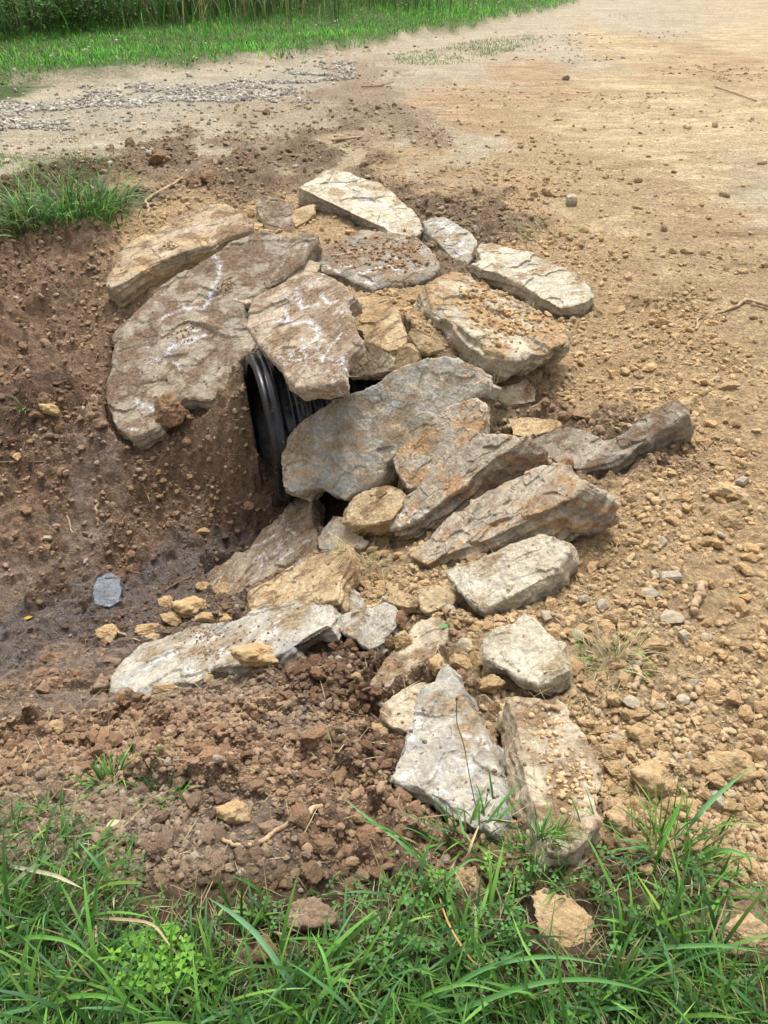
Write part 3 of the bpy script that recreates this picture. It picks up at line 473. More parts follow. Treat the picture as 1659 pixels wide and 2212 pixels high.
# soil around and inside the pipe
s_ = (xs - PC[0]) * AX[0] + (ys - PC[1]) * AX[1]; q_ = -(xs - PC[0]) * AX[1] + (ys - PC[1]) * AX[0]   # q>0 = far side
inside = (s_ > -.03) & (s_ < .62) & (np.abs(q_) < PR + .03)
Z = np.where(inside, np.minimum(Z, PC[2] - PR * .72), Z)
nearside = (s_ > -.25) & (s_ < .75) & (q_ <= -PR * .2) & (q_ > -PR - .45)
Z = np.where(nearside, np.minimum(Z, PC[2] - PR * .8 + np.clip(s_ - .2, 0, 1) * .35 + np.clip(-q_ - PR - .1, 0, 1) * .9), Z)
front = (s_ <= -.03) & (s_ > -.4)
Z = np.where(front & (q_ < .2) & (q_ > -.75), np.minimum(Z, PC[2] - PR * .5 + np.clip(q_ + .12, -.25, .4) * 2.0 + np.clip(-s_ - .03, 0, 1) * .12), Z)
Zg = Z.reshape(X.shape); ZB = H0(xs, ys)
nx_, ny_ = len(gx), len(gy); idx = np.arange(nx_ * ny_).reshape(ny_, nx_)
Fc = np.stack([idx[:-1, :-1], idx[:-1, 1:], idx[1:, 1:], idx[1:, :-1]], -1).reshape(-1, 4)
cols = G[:, :3] * K
me = mesh_np('ground', np.c_[xs, ys, Z], Fc, M['soil'], cols)
a = me.attributes.new('wet', 'FLOAT', 'POINT'); a.data.foreach_set('value', np.clip(G[:, 3], 0, 1).astype(np.float32))
a = me.attributes.new('flat', 'FLOAT', 'POINT'); a.data.foreach_set('value', np.clip(G[:, 6], 0, 1).astype(np.float32))
ground = tag(link('ground', me), kind='structure')
def Zat(x, y):
    x = np.asarray(x, float); y = np.asarray(y, float); i = np.clip(np.searchsorted(gx, x) - 1, 0, nx_ - 2); j = np.clip(np.searchsorted(gy, y) - 1, 0, ny_ - 2)
    a = np.clip((x - gx[i]) / (gx[i + 1] - gx[i]), 0, 1); b = np.clip((y - gy[j]) / (gy[j + 1] - gy[j]), 0, 1)
    return (Zg[j, i] * (1 - a) + Zg[j, i + 1] * a) * (1 - b) + (Zg[j + 1, i] * (1 - a) + Zg[j + 1, i + 1] * a) * b

# ------------------------------------------------------------------ pipe
def pipe():
    root = bpy.data.objects.new('culvert_pipe', None); C.objects.link(root); root.location = PC
    root.rotation_euler = (0, 0, math.atan2(AX[1], AX[0]))
    tag(root, 'black corrugated plastic culvert pipe poking out of the bank between the stones', 'pipe')
    per = .15; n = 260; L = 1.75; prof = []
    for i in range(n):
        x = L * i / (n - 1); t = ((x + .012) % per) / per
        if t < .68:                       # rounded crown with a shallow groove in it
            tt = t / .68; h = min(1, math.sin(math.pi * tt) * 1.9) ** .8; h -= .16 * math.exp(-((tt - .5) / .1) ** 2)
        else: h = 0
        prof.append((x, PR - .036 + .036 * max(0, h)))
    def lathe(prof, name, rim=None):
        A = 120; V = []; 
        for x, r in prof:
            for k in range(A):
                an = 2 * math.pi * k / A; V.append((x, r * math.cos(an), r * math.sin(an)))
        V = np.array(V); i0 = np.arange(len(prof) - 1)[:, None] * A; k = np.arange(A)[None]
        Fq = np.stack([i0 + k, i0 + (k + 1) % A, i0 + A + (k + 1) % A, i0 + A + k], -1).reshape(-1, 4)
        return link(name, mesh_np(name, V, Fq, M['plastic']), root)
    lathe([(0, PR - .055)] + prof, 'corrugated_wall'); lathe([(.0, PR - .0555), (.03, PR - .066), (1.75, PR - .066)], 'inner_wall')
    root.rotation_euler = (0, 0, math.atan2(AX[1], AX[0])); return root
pipe()

# ------------------------------------------------------------------ ray casting on what is built so far
def bvh_of(objs):
    V = []; Fs = []; o0 = 0
    for o in objs:
        me = o.data; nv = len(me.vertices); a = np.empty(nv * 3, np.float32); me.vertices.foreach_get('co', a); a = a.reshape(-1, 3) + np.array(o.location)
        V.append(a); Fs += [[i + o0 for i in p.vertices] for p in me.polygons]; o0 += nv
    return BVHTree.FromPolygons(np.vstack(V).tolist(), Fs)
RB = bvh_of([r['o'] for r in ROCKS])
GB = None
def drop(x, y):          # -> z, normal, on_rock
    z = float(Zat(x, y)); h = RB.ray_cast(Vector((x, y, 3)), Vector((0, 0, -1)))
    if h[0] is not None and h[0].z > z: return h[0].z, h[1], True
    return z, None, False
def hit(u, v, rocks=True):
    d = ray(u, v); dn = d / np.linalg.norm(d); h = RB.ray_cast(Vector(ORG), Vector(dn)) if rocks else (None,)
    t = np.linspace(.8, 30, 4000); P = ORG + t[:, None] * dn; g = P[:, 2] - Zat(P[:, 0], P[:, 1]); i = int(np.argmax(g < 0)); tg = t[i] if g[i] < 0 else 30
    if h[0] is not None and h[3] < tg: return np.array(h[0])
    return ORG + dn * tg

# ------------------------------------------------------------------ clods and loose stones
def ico(sub):
    bm = bmesh.new(); bmesh.ops.create_icosphere(bm, subdivisions=sub, radius=1); V = np.array([v.co[:] for v in bm.verts]); Fq = np.array([[v.index for v in f.verts] for f in bm.faces]); bm.free(); return V, Fq
I1, I2, I4 = ico(1), ico(2), ico(5)
def lump(V, seed, rough=1., nplanes=9):
    rs = np.random.RandomState(seed); r = np.ones(len(V)) * 1.1
    for k in range(nplanes):     # flat broken facets
        n = rs.normal(size=3); n /= np.linalg.norm(n); d = rs.uniform(.5, .95); q = V @ n; r = np.where(q > 1e-3, np.minimum(r, d / np.maximum(q, 1e-3)), r)
    r = r * (1 + rough * (.13 * fbm(V * 1.6 + seed * 3.1, 3) + .14 * fbm(V * 5 + seed, 5, g=.7) - .05 * np.abs(fbm(V * 2.6 + seed + 9, 2)) * 2)); return V * r[:, None]
CM = {}
def clod_mesh(kind, k):
    if (kind, k) not in CM:
        rg = {'stone': .55}.get(kind, 1.25); V = lump(I4[0], 100 + k + (50 if kind == 'stone' else 0), rg, 15); CM[kind, k] = mesh_np(kind, V, I4[1], M[kind])
    return CM[kind, k]
NAME = {'clod': 'clay_clod', 'clod_o': 'clay_clod', 'clod_b': 'soil_clod', 'stone': 'stone', 'clod_g': 'soil_clod'}
BL = []
def blob(crop, box, kind, label, rot=0., fl=.9):
    x0, y0, x1, y1 = box; (u0, v0), (u1, v1) = D(crop, (x0, y0)), D(crop, (x1, y1)); uc = (u0 + u1) / 2; vc = v0 + (v1 - v0) * .68
    p = hit(uc, vc); t = np.linalg.norm(p - ORG); dep = (p - ORG)[1] * CP - (p - ORG)[2] * SP; a = math.asin(-(p - ORG)[2] / t)
    Wd = (u1 - u0) / F * dep; Hh = (v1 - v0) / F * dep; Dp = Hh / (math.sin(a) + .7 * math.cos(a)); Dp = max(Dp, Wd * .3)
    hz = Dp * fl
    me = clod_mesh(kind, random.randrange(6)); o = link(NAME[kind], me); o.scale = (Wd / 2 * 1.08, Dp / 2 * 1.08, hz / 2 * 1.08); o.rotation_euler = (random.uniform(-.15, .15), random.uniform(-.15, .15), rot)
    o.location = (p[0], p[1] + .02 * Dp, p[2] + hz * .25); tag(o, label, 'clod' if 'clod' in kind else 'rock', 'loose clods and stones around the pile'); BL.append((p[0], p[1], Wd / 2, Dp / 2))
B = blob
B('b4',(300,150,560,345),'clod','rounded ochre clay clod just above the dead grass clump on the right')
B('b4',(545,370,790,520),'clod','elongated tan clod right of the dead grass clump, lying flat')
B('b4',(590,535,715,690),'clod_o','upright ochre clod touching the right side of the dead grass clump')
B('b4',(310,735,445,900),'clod_o','egg-shaped ochre clod just below the dead grass clump',.6)
B('b4',(325,880,460,970),'clod_o','low ochre clod below the egg-shaped clod by the dead grass')
B('b4',(455,870,650,1010),'clod','flat angular tan clod resting on a crumbly orange clod')
B('b4',(460,960,690,1150),'clod_o','crumbly orange clod beneath the flat angular clod')
B('b4',(190,1010,390,1120),'clod_o','flat golden clod beside the top right corner of the pebble-strewn slab')
B('b4',(360,1065,460,1155),'stone','small grey stone half hidden under the flat golden clod')
B('b4',(250,1130,440,1310),'clod','slanting ochre clod against the right edge of the pebble-strewn slab',-.5)
B('b4',(310,1250,500,1430),'clod_o','shaded clod in the gap between the slab edge and the largest pyramid-shaped clod')
B('b4',(470,1190,845,1540),'clod','large pyramid-shaped ochre clod right of the pebble-strewn slab')
B('b4',(300,1520,550,1815),'clod','big round tan clod beside the bottom right of the pebble-strewn slab')
B('b4',(340,1455,500,1550),'clod','flat tan clod on top of the big round clod')
B('b4',(1020,1120,1430,1420),'clod_o','broad rough orange clod near the right border of the dirt slope')
B('b4',(700,180,900,320),'stone','pale angular stone lying beside a yellowed leaf')
B('b4',(565,15,715,130),'stone','light grey pointed stone above the pale angular stone')
B('b4',(860,320,990,440),'stone','rounded blue-grey stone just below the pale angular stone')
B('b4',(1010,345,1110,425),'stone','small cream stone right of the rounded blue-grey stone')
B('b4',(815,1210,900,1330),'stone','small upright grey stone right of the large pyramid-shaped clod')
B('b4',(895,1195,985,1330),'stone','pale tan upright stone paired with the small upright grey stone')
B('b4',(660,855,770,920),'stone','thin pale grey chip right of the flat angular clod')
B('b4',(1120,1550,1330,1670),'clod_o','long low ochre clod near the right border above the grass',-.2)
B('b4',(985,740,1105,815),'clod','rounded tan clod alone on the fine gravelly dirt at right')
B('b4',(1160,1480,1280,1560),'stone','pale flat stone above the long low ochre clod')
B('b4',(700,1130,830,1250),'clod_o','ochre clod touching the top of the large pyramid-shaped clod')
B('b4',(115,70,235,150),'stone','greyish angular stone just above the rounded clod by the dead grass')
B('b4',(150,335,250,455),'clod','squarish clod left of the dead grass clump')
B('b4',(60,340,150,430),'clod','small squarish clod at the right edge of the knobbly block')
B('b4',(700,20,900,120),'clod','lumpy tan clod beside the light grey pointed stone')
B('c6',(1320,860,1540,1025),'clod','large round clay clod on the open dirt at far right')
B('c6',(1360,1030,1510,1170),'clod','clay clod directly below the large round one at far right')
B('c6',(1245,1190,1340,1280),'clod','fist-sized round clod left of the two stacked far right clods')
B('c6',(820,1185,900,1270),'clod','slanted clod in the middle of the open dirt slope',.5)
B('c6',(1300,720,1450,805),'clod','spindle-shaped clod on the far right slope above the round clods')
B('c6',(1005,1385,1155,1480),'stone','flat pale stone above the row of rubble at right')
B('c6',(970,1320,1075,1390),'clod','tan clod just above the flat pale stone')
B('c6',(1110,350,1297,505),'clod','dusty ochre lump at the outer tip of the root-covered slab')
B('c6',(865,220,935,290),'clod','small clod on the dirt above the root-covered slab')
B('c6',(870,320,955,365),'stone','small tan stone on the dirt above the middle of the root-covered slab')
B('c6',(1355,300,1490,360),'clod','flat clod at far right beyond the root-covered slab')
B('c6',(810,935,890,1005),'clod','square clod below the root-covered slab')
B('c7',(850,1290,955,1400),'clod_o','ochre clod at the upper left end of the clod row along the channel')
B('c7',(940,1275,1150,1435),'clod_o','largest ochre clod in the row between the channel and the long grey slab')
B('c7',(860,1380,1010,1480),'clod_o','crumbling clod merging with the largest one in the channel row')
B('c7',(715,1425,930,1535),'clod_o','long ochre clod at the lower left of the clod row, against the long grey slab',.2)
B('c7',(1065,1370,1245,1475),'clod_o','yellow oval clod resting against the upper edge of the long grey slab',.1)
B('c7',(1055,1210,1150,1285),'clod_o','small ochre clod at the foot of the white-stroked slab')
B('c7',(1150,1195,1255,1325),'clod','clod leaning on the lower left end of the white-stroked slab')
B('c7',(780,1495,885,1565),'clod','rounded clod touching the lower left end of the long grey slab')
B('c7',(505,1440,665,1580),'clod_o','ochre clod with a muddy right side, alone in the mud left of the grey slab')
B('c7',(220,245,330,330),'clod_o','angular orange clod set in the brown bank near the left border')
B('c7',(60,520,125,580),'clod_o','small orange clod in the bank at the left border')
B('c7',(230,975,285,1010),'stone','small cream pebble on the muddy bank above the wet boulder')
B('c7',(835,190,1010,400),'clod_b','crumbly brown soil lump stuck to the lower edge of the biggest slab')
B('c7',(1060,930,1150,985),'clod_o','wet ochre clod in the channel close to the pipe')
B('c7',(200,1590,370,1680),'clod_b','reddish lump sunk in the mud at the lower left')
B('b1',(838,828,1112,1012),'clod_o','golden ochre clod sitting on the right half of the long grey slab')
B('b1',(400,1080,600,1160),'clod_o','flat yellow clod under the lower edge of the long grey slab')
B('b1',(415,1130,530,1210),'clod_g','brownish clod below the flat yellow clod')
B('b1',(680,1030,760,1110),'clod_o','small golden clod against the lower edge of the long grey slab')
B('b1',(75,1020,200,1180),'clod_g','grey-brown soil lump around the left tip of the long grey slab')
B('b1',(150,935,290,1010),'clod_g','grey soil crust on the upper left tip of the long grey slab')
B('b2',(375,608,450,700),'clod_o','small orange clod, left one of the pair on the flat buried slab')
B('b2',(440,600,545,725),'clod_o','orange clod, right one of the pair on the flat buried slab')
B('b2',(440,492,518,622),'clod_b','knobbly brown upright clod between the grey wedge and the pair of orange clods')
B('b2',(610,700,715,845),'clod_o','rough orange clod just left of the tip of the triangular stone')
B('b2',(728,700,835,840),'clod_o','round orange clod just right of the tip of the triangular stone')
B('b2',(820,680,890,810),'clod_o','narrow orange clod squeezed against the left face of the knobbly block')
B('b2',(860,820,1000,940),'clod_o','shaded orange lump under the front of the knobbly block')
B('b2',(1085,890,1175,955),'clod_o','smooth orange pebble-like clod below the knobbly block')
B('b2',(910,950,1005,1050),'clod_b','crumbly clod at the top left corner of the pebble-strewn slab')
B('b2',(315,315,380,385),'clod_o','round ochre clod right of the dry grass bundle')
B('b2',(345,345,420,415),'clod_o','ragged ochre clod touching the round one by the dry grass bundle')
B('b2',(465,350,540,425),'clod_o','ochre clod above the small sandy stone')
B('b2',(340,205,450,255),'clod_o','flat ochre clod below the ochre-topped block')
B('b2',(235,810,315,880),'clod_o','single yellow clod on the brown soil below the hollow')
B('b2',(320,1055,410,1165),'clod_o','orange clod left of the tall triangular stone')
B('b2',(150,1165,210,1230),'clod_b','small brown clod beside a pale green sprout')
B('b5',(880,438,1030,560),'clod_o','orange clod lying alone on the churned brown soil at lower left')
B('b5',(1150,835,1380,1020),'clod_g','pale grey-brown soil lump at the edge of the foreground grass')
B('b5',(955,1040,1035,1140),'clod_g','small grey clod in the grass below the pale soil lump')
B('b5',(1020,990,1145,1150),'clod_b','dark brown crumbly clod in the foreground grass')
B('b5',(185,120,268,195),'clod','tan clod on the muddy slope near the left border')
B('b6',(362,380,495,545),'clod','tan clod poking out of the grass below the triangular stone')
B('b6',(650,508,985,760),'clod','long tan clay lump lying slantwise in the foreground grass',-.45,.4)
B('b6',(1450,590,1680,800),'clod','big tan clod at the right border in the foreground grass')
B('b6',(1300,610,1375,680),'clod','small tan clod in the grass left of the big border clod')
B('b6',(1180,350,1255,405),'clod','small clod at the grass edge below the pebble-strewn slab')
B('b6',(1110,400,1225,465),'clod','low clod in the grass edge right of the pebble-strewn slab')
B('b6',(1480,500,1580,560),'clod','smooth tan clod on gravelly dirt at lower right')
B('c1',(430,588,472,615),'clod_b','small brown clod on the turf edge beyond the ditch')
B('c1',(508,568,556,612),'clod_b','dark brown clod standing at the edge of the gravel road')
B('c1',(600,630,680,675),'clod_b','brown clod on the heap beyond the ochre-crusted slab')
B('c1',(750,700,830,775),'clod_b','large dark clod at the end of the pale root')
B('c1',(810,695,895,770),'clod_b','large dark clod right of the one by the pale root')
B('c1',(1065,445,1110,478),'clod_b','brown clod on the track beyond the pile')
B('c2',(825,795,876,855),'stone','upright grey and tan stone on the dirt beyond the pale right-hand slab')
B('c2',(728,765,785,808),'clod','tan clod left of the upright grey stone beyond the pile')
B('c2',(820,308,848,335),'stone','small white stone on the far dirt drive')
B('c4',(965,370,1010,405),'stone','small white pebble behind the blue-grey stone')
B('c4',(1230,380,1260,400),'clod','small clod near the green weed beyond the pile')

print('rocks+ground done')
# ------------------------------------------------------------------ random scatter of clods (individuals) and crumbs (stuff)
def fr_half(y): return .5 * math.hypot(y, 1.65) * 1.0 + .35
def sample(n, y0, y1, pw=1.):
    """positions spread over the visible ground, thinning with distance"""
    u = RS.rand(n); y = y0 * (y1 / y0) ** (u ** pw); x = (RS.rand(n) * 2 - 1) * (.52 * np.hypot(y, 1.65) + .15); return x, y
TURFY = np.array([hit0(u, v)[:2] for u, v in [(0,1750),(120,1745),(240,1800),(300,1850),(340,1950),(450,1975),(600,1960),(800,1930),(980,1890),(1100,1900),(1300,1870),(1450,1850),(1560,1900),(1659,1980),(2100,2060)]])
def turf_d(x, y):  # >0 inside foreground turf
    o = np.argsort(TURFY[:, 0]); return np.interp(x, TURFY[o, 0], TURFY[o, 1]) - y
x, y = sample(5200, .8, 9); g = ground_at(x, y); r_ = RS.rand(len(x)); keep = (r_ < g[:, 5] * .6) & (turf_d(x, y) < -.02)
x, y, g = x[keep], y[keep], g[keep]
size = .008 + .020 * RS.rand(len(x)) ** 3 + .0016 * y; lum = g[:, 0]
tanish = lum > .33; order = np.argsort(-size / (y + .6)); cnt = {'t': 0, 'b': 0}; rest = []
for i in order:
    k = 't' if tanish[i] else 'b'; z, nr, onr = drop(x[i], y[i])
    if onr: continue
    if cnt[k] >= (300 if k == 't' else 270): rest.append((x[i], y[i], size[i])); continue
    s = size[i]; kind = ('stone' if RS.rand() < .1 else 'clod') if k == 't' else ('clod_b' if RS.rand() < .85 else 'clod_g')
    me = clod_mesh('stone' if kind == 'stone' else 'lump', random.randrange(6)); o = link(('small_stone' if kind == 'stone' else ('clay_lump' if k == 't' else 'soil_lump')), me)
    o.scale = (s * random.uniform(.8, 1.3), s * random.uniform(.7, 1.1), s * random.uniform(.55, .85)); o.rotation_euler = (random.uniform(-.4, .4), random.uniform(-.4, .4), random.uniform(0, 6.28))
    o.location = (x[i], y[i], z + s * .35); cnt[k] += 1; vv = random.uniform(.95, 1.4) * K; o.color = tuple(np.clip(g[i, :3] * vv * (1.06, 1., .94), 0, .8)) + (1,)
    if kind == 'stone': tag(o, 'little pale stone lying loose among the tan clay lumps', 'rock', 'little pale stones on the dirt slope')
    elif k == 't': tag(o, 'small lump of dry tan clay lying loose on the dirt slope', 'clod', 'small clay lumps on the dirt slope')
    else: tag(o, 'small lump of brown soil lying loose on the dug ditch bank', 'clod', 'small soil lumps on the ditch bank')
def merge(name, base, pos, sc, col, mat, label, cat, flat=.75, nvar=16, rough=1.):
    V0, F0 = base; n = len(pos); var = [lump(V0, 500 + k, rough, 8) for k in range(nvar)]; var = np.array(var)
    vi = RS.randint(0, nvar, n); a = RS.rand(n) * 6.28; ca, sa = np.cos(a), np.sin(a); b = RS.normal(0, .5, n); cb, sb = np.cos(b), np.sin(b)
    W = var[vi]; W = W * np.stack([RS.uniform(.75, 1.3, n), RS.uniform(.7, 1.1, n), RS.uniform(.6, .95, n) * flat / .75], 1)[:, None]
    y2 = W[..., 1] * cb[:, None] - W[..., 2] * sb[:, None]; z2 = W[..., 1] * sb[:, None] + W[..., 2] * cb[:, None]; x2 = W[..., 0] * ca[:, None] - y2 * sa[:, None]; y3 = W[..., 0] * sa[:, None] + y2 * ca[:, None]
    P = np.stack([x2, y3, z2], -1) * sc[:, None, None] + pos[:, None]; k = V0.shape[0]
    Fa = (F0[None] + (np.arange(n) * k)[:, None, None]).reshape(-1, 3)
    o = link(name, mesh_np(name, P.reshape(-1, 3), Fa, mat, np.repeat(col, k, 0), smooth=False)); tag(o, label, cat, kind='stuff'); return o
def crumbs(N, y0, y1, s0, s1, base, name, label, pw=1., rk=.03):
    x, y = sample(N, y0, y1, pw); g = ground_at(x, y); cl = .45 + 1.9 * fbm(np.c_[x / .3, y / .3, x * 0], 4); keep = (RS.rand(len(x)) < g[:, 5] * .62 * (cl + .35)) & (turf_d(x, y) < .09 + .06 * RS.normal(size=len(x)))
    x, y, g = x[keep], y[keep], g[keep]; n = len(x); s = s0 + (s1 - s0) * RS.rand(n) ** 4; s = s * np.clip(.7 + .12 * y, .8, 1.5)
    z = np.empty(n); ok = np.ones(n, bool)
    for i in range(n):
        zz, nr, onr = drop(x[i], y[i]); z[i] = zz + s[i] * .3
        if onr:
            ok[i] = (RS.rand() < rk * 1.2) and nr.z > .6; s[i] = min(s[i], s0 * 1.6)
    x, y, z, s, g = x[ok], y[ok], z[ok], s[ok], g[ok]
    base_c = g[:, :3]; v = RS.uniform(.85, 1.35, (len(x), 1)); tint = lin((205, 176, 132)); gr = lin((176, 166, 150))
    m = (RS.rand(len(x), 1) ** 2) * .55; c = base_c * v * (1 - m) + np.array(tint) * m * np.clip(base_c.mean(1, keepdims=True) / .25, .25, 1); m2 = (RS.rand(len(x), 1) < .05) * .6; c = c * (1 - m2) + np.array(gr) * m2
    return merge(name, base, np.c_[x, y, z], s, c * K, M['crumb'], label, 'soil')
crumbs(95000, .8, 9, .0035, .017, I2, 'soil_crumbs', 'loose crumbs of tan and brown soil covering the slopes')
crumbs(150000, .8, 8, .002, .006, I1, 'fine_grit', 'fine grit of broken soil between the clods')
x, y = RS.uniform(-7, 9, 26000), RS.uniform(4.5, 15, 26000); e_ = road_edge_y(x); cl = fbm(np.c_[x / 1.4, y / .5, x * 0], 5, g=.6); k = (y < e_) & (np.abs(x) < .55 * y + .5) & (cl > .12 + .25 * RS.rand(len(x))); x, y = x[k], y[k]; g = ground_at(x, y)
merge('road_crumbs', I1, np.c_[x, y, Zat(x, y)], (.006 + .02 * RS.rand(len(x)) ** 3) * np.clip(y / 7, .7, 1.5), g[:, :3] * K * RS.uniform(.55, 1.1, (len(x), 1)), M['crumb'], 'scattered clumps of dirt left on the compacted drive', 'soil', .5)
if rest:
    rest = np.array(rest); g = ground_at(rest[:, 0], rest[:, 1]); merge('small_clods', I2, np.c_[rest[:, 0], rest[:, 1], [drop(a, b)[0] + c * .3 for a, b, c in rest]], rest[:, 2], g[:, :3] * K * RS.uniform(.85, 1.2, (len(g), 1)), M['crumb'], 'remaining small clods lying between the bigger lumps', 'soil')
# crumbs lying on chosen stones
def on_rock(crop, boxes, n, s0, s1, name, label, c0=(196, 160, 114)):
    P = []; S_ = []
    for (x0, y0, x1, y1), k in zip(boxes, n):
        for i in range(k):
            a = (RS.normal() * .23 + .5, RS.normal() * .23 + .5); u, v = D(crop, (x0 + a[0] * (x1 - x0), y0 + a[1] * (y1 - y0))); p = hit(u, v); s = s0 + (s1 - s0) * RS.rand() ** 3; P.append(p + [0, 0, s * .4]); S_.append(s)
    P = np.array(P); col = np.array(alb(c0))[None] * RS.uniform(.75, 1.2, (len(P), 1)); merge(name, I2, P, np.array(S_), col, M['crumb'], label, 'soil')
on_rock('b3', [(880,380,1200,700), (1000,620,1320,1000)], [90, 130], .002, .010, 'pebbles', 'pebbles and crumbs strewn over the rectangular front slab', (214, 184, 142))
on_rock('c4', [(880,620,1180,800), (980,740,1400,980)], [160, 330], .003, .015, 'pebbles', 'dirt crumbs strewn over the thick mossy block')
on_rock('c4', [(380,400,800,620), (200,440,500,560)], [330, 120], .003, .014, 'pebbles', 'soil and crumbs lying on the dark crusted slab', (170, 132, 94))
on_rock('b1', [(560,760,900,880), (600,880,820,980)], [140, 80], .002, .007, 'pebbles', 'brown soil crumbs on the long low grey slab', (150, 124, 98))
on_rock('c3', [(850,820,960,930),(560,1120,700,1260),(470,560,600,640)], [70, 60,60], .003, .010, 'pebbles', 'crumbs of soil stuck on the two big left slabs', (164, 128, 92))

# gravel strip on the road
def gravel():
    P = np.array([at_z(u, v, .02)[:2] for u, v in [(-400, 300), (-400, 262), (0, 222), (250, 190), (480, 160), (700, 142), (770, 140), (720, 165), (560, 225), (300, 243), (0, 258)]])
    n = 60000; x = RS.uniform(P[:, 0].min(), P[:, 0].max(), n); y = RS.uniform(P[:, 1].min() - 1, P[:, 1].max() + 1, n)
    wq = fbm(np.c_[x, y * 1.5, x * 0], 3); wq2 = fbm(np.c_[x / .25, y / .25, x * 0], 3)
    wq3 = fbm(np.c_[x / .8 + 7, y / .5, x * 0], 4)
    ins = in_poly(x + wq * 1.6, y + wq3 * 1.5, P); keep = (ins & (RS.rand(n) < .5 + .8 * wq2 + .8 * wq3)) | (RS.rand(n) < .01)
    x, y = x[keep], y[keep]; s = .009 + .024 * RS.rand(len(x)) ** 2; z = Zat(x, y) + s * .3
    c = np.array(lin((222, 216, 208))) * RS.uniform(.3, .75, (len(x), 1)) * np.array([1., .97, .9])
    merge('gravel', I1, np.c_[x, y, z], s, c, M['crumb'], 'white crushed gravel scattered along the road', 'gravel')
gravel()
print('scatter done')

# ------------------------------------------------------------------ grass
def blades(pos, az, L, lean, curl, wd, col, K_=5, tipc=None, name='grass'):
    """ribbons; returns V,F,cols. lean = start angle from vertical, curl = added bend"""
    n = len(pos); t = np.linspace(0, 1, K_ + 1); ang = lean[:, None] + curl[:, None] * t[None] ** 1.3
    seg = L[:, None] / K_; dx = np.sin(ang) * seg; dz = np.cos(ang) * seg
    hx = np.concatenate([np.zeros((n, 1)), np.cumsum(dx[:, :-1], 1)], 1); hz = np.concatenate([np.zeros((n, 1)), np.cumsum(dz[:, :-1], 1)], 1)
    ca, sa = np.cos(az)[:, None], np.sin(az)[:, None]; cen = np.stack([pos[:, :1] + hx * ca, pos[:, 1:2] + hx * sa, pos[:, 2:] + hz], -1)
    tw = az[:, None] + np.pi / 2 + RS.normal(0, .5, (n, 1)) * t[None]
    prof = np.interp(t, [0, .3, .7, 1], [.7, 1, .75, .03]); hw = .5 * wd[:, None] * prof
    sv = np.stack([np.cos(tw), np.sin(tw), 0 * tw + RS.normal(0, .3, (n, 1))], -1) * hw[..., None]
    V = np.stack([cen - sv, cen + sv], 2).reshape(n, -1, 3); k = 2 * (K_ + 1)
    q = np.array([[2 * i, 2 * i + 1, 2 * i + 3, 2 * i + 2] for i in range(K_)]); Fa = (q[None] + (np.arange(n) * k)[:, None, None]).reshape(-1, 4)
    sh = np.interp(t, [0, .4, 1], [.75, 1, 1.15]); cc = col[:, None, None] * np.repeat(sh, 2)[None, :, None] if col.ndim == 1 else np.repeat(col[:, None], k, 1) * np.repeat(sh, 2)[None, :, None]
    return V.reshape(-1, 3), Fa, np.clip(cc.reshape(-1, 3), 0, 1)
GREENS = np.array([lin(c) for c in [(88, 136, 52), (102, 152, 62), (74, 118, 50), (122, 166, 74), (90, 138, 84), (66, 106, 44)]])
DRY = np.array([lin(c) for c in [(186, 170, 128), (166, 148, 108), (198, 182, 144)]])
def gcol(n, dry=.1, k=.70):
    c = GREENS[RS.randint(0, len(GREENS), n)] * RS.uniform(.5, 1.5, (n, 1)); d = RS.rand(n) < dry; c[d] = DRY[RS.randint(0, 3, d.sum())] * RS.uniform(.7, 1.1, (d.sum(), 1)); return c * k
def cat_mesh(parts):
    V, Fa, Cc = [], [], []; o = 0
    for v, f, c in parts: V.append(v); Fa.append(f + o); Cc.append(c); o += len(v)
    return np.vstack(V), np.vstack(Fa), np.vstack(Cc)
def put(name, parts, mat, label, cat, kind=None, group=None):
    V, Fa, Cc = cat_mesh(parts); loc = V.mean(0); o = link(name, mesh_np(name, V - loc, Fa, mat, Cc), loc=loc); tag(o, label, cat, group, kind); return o
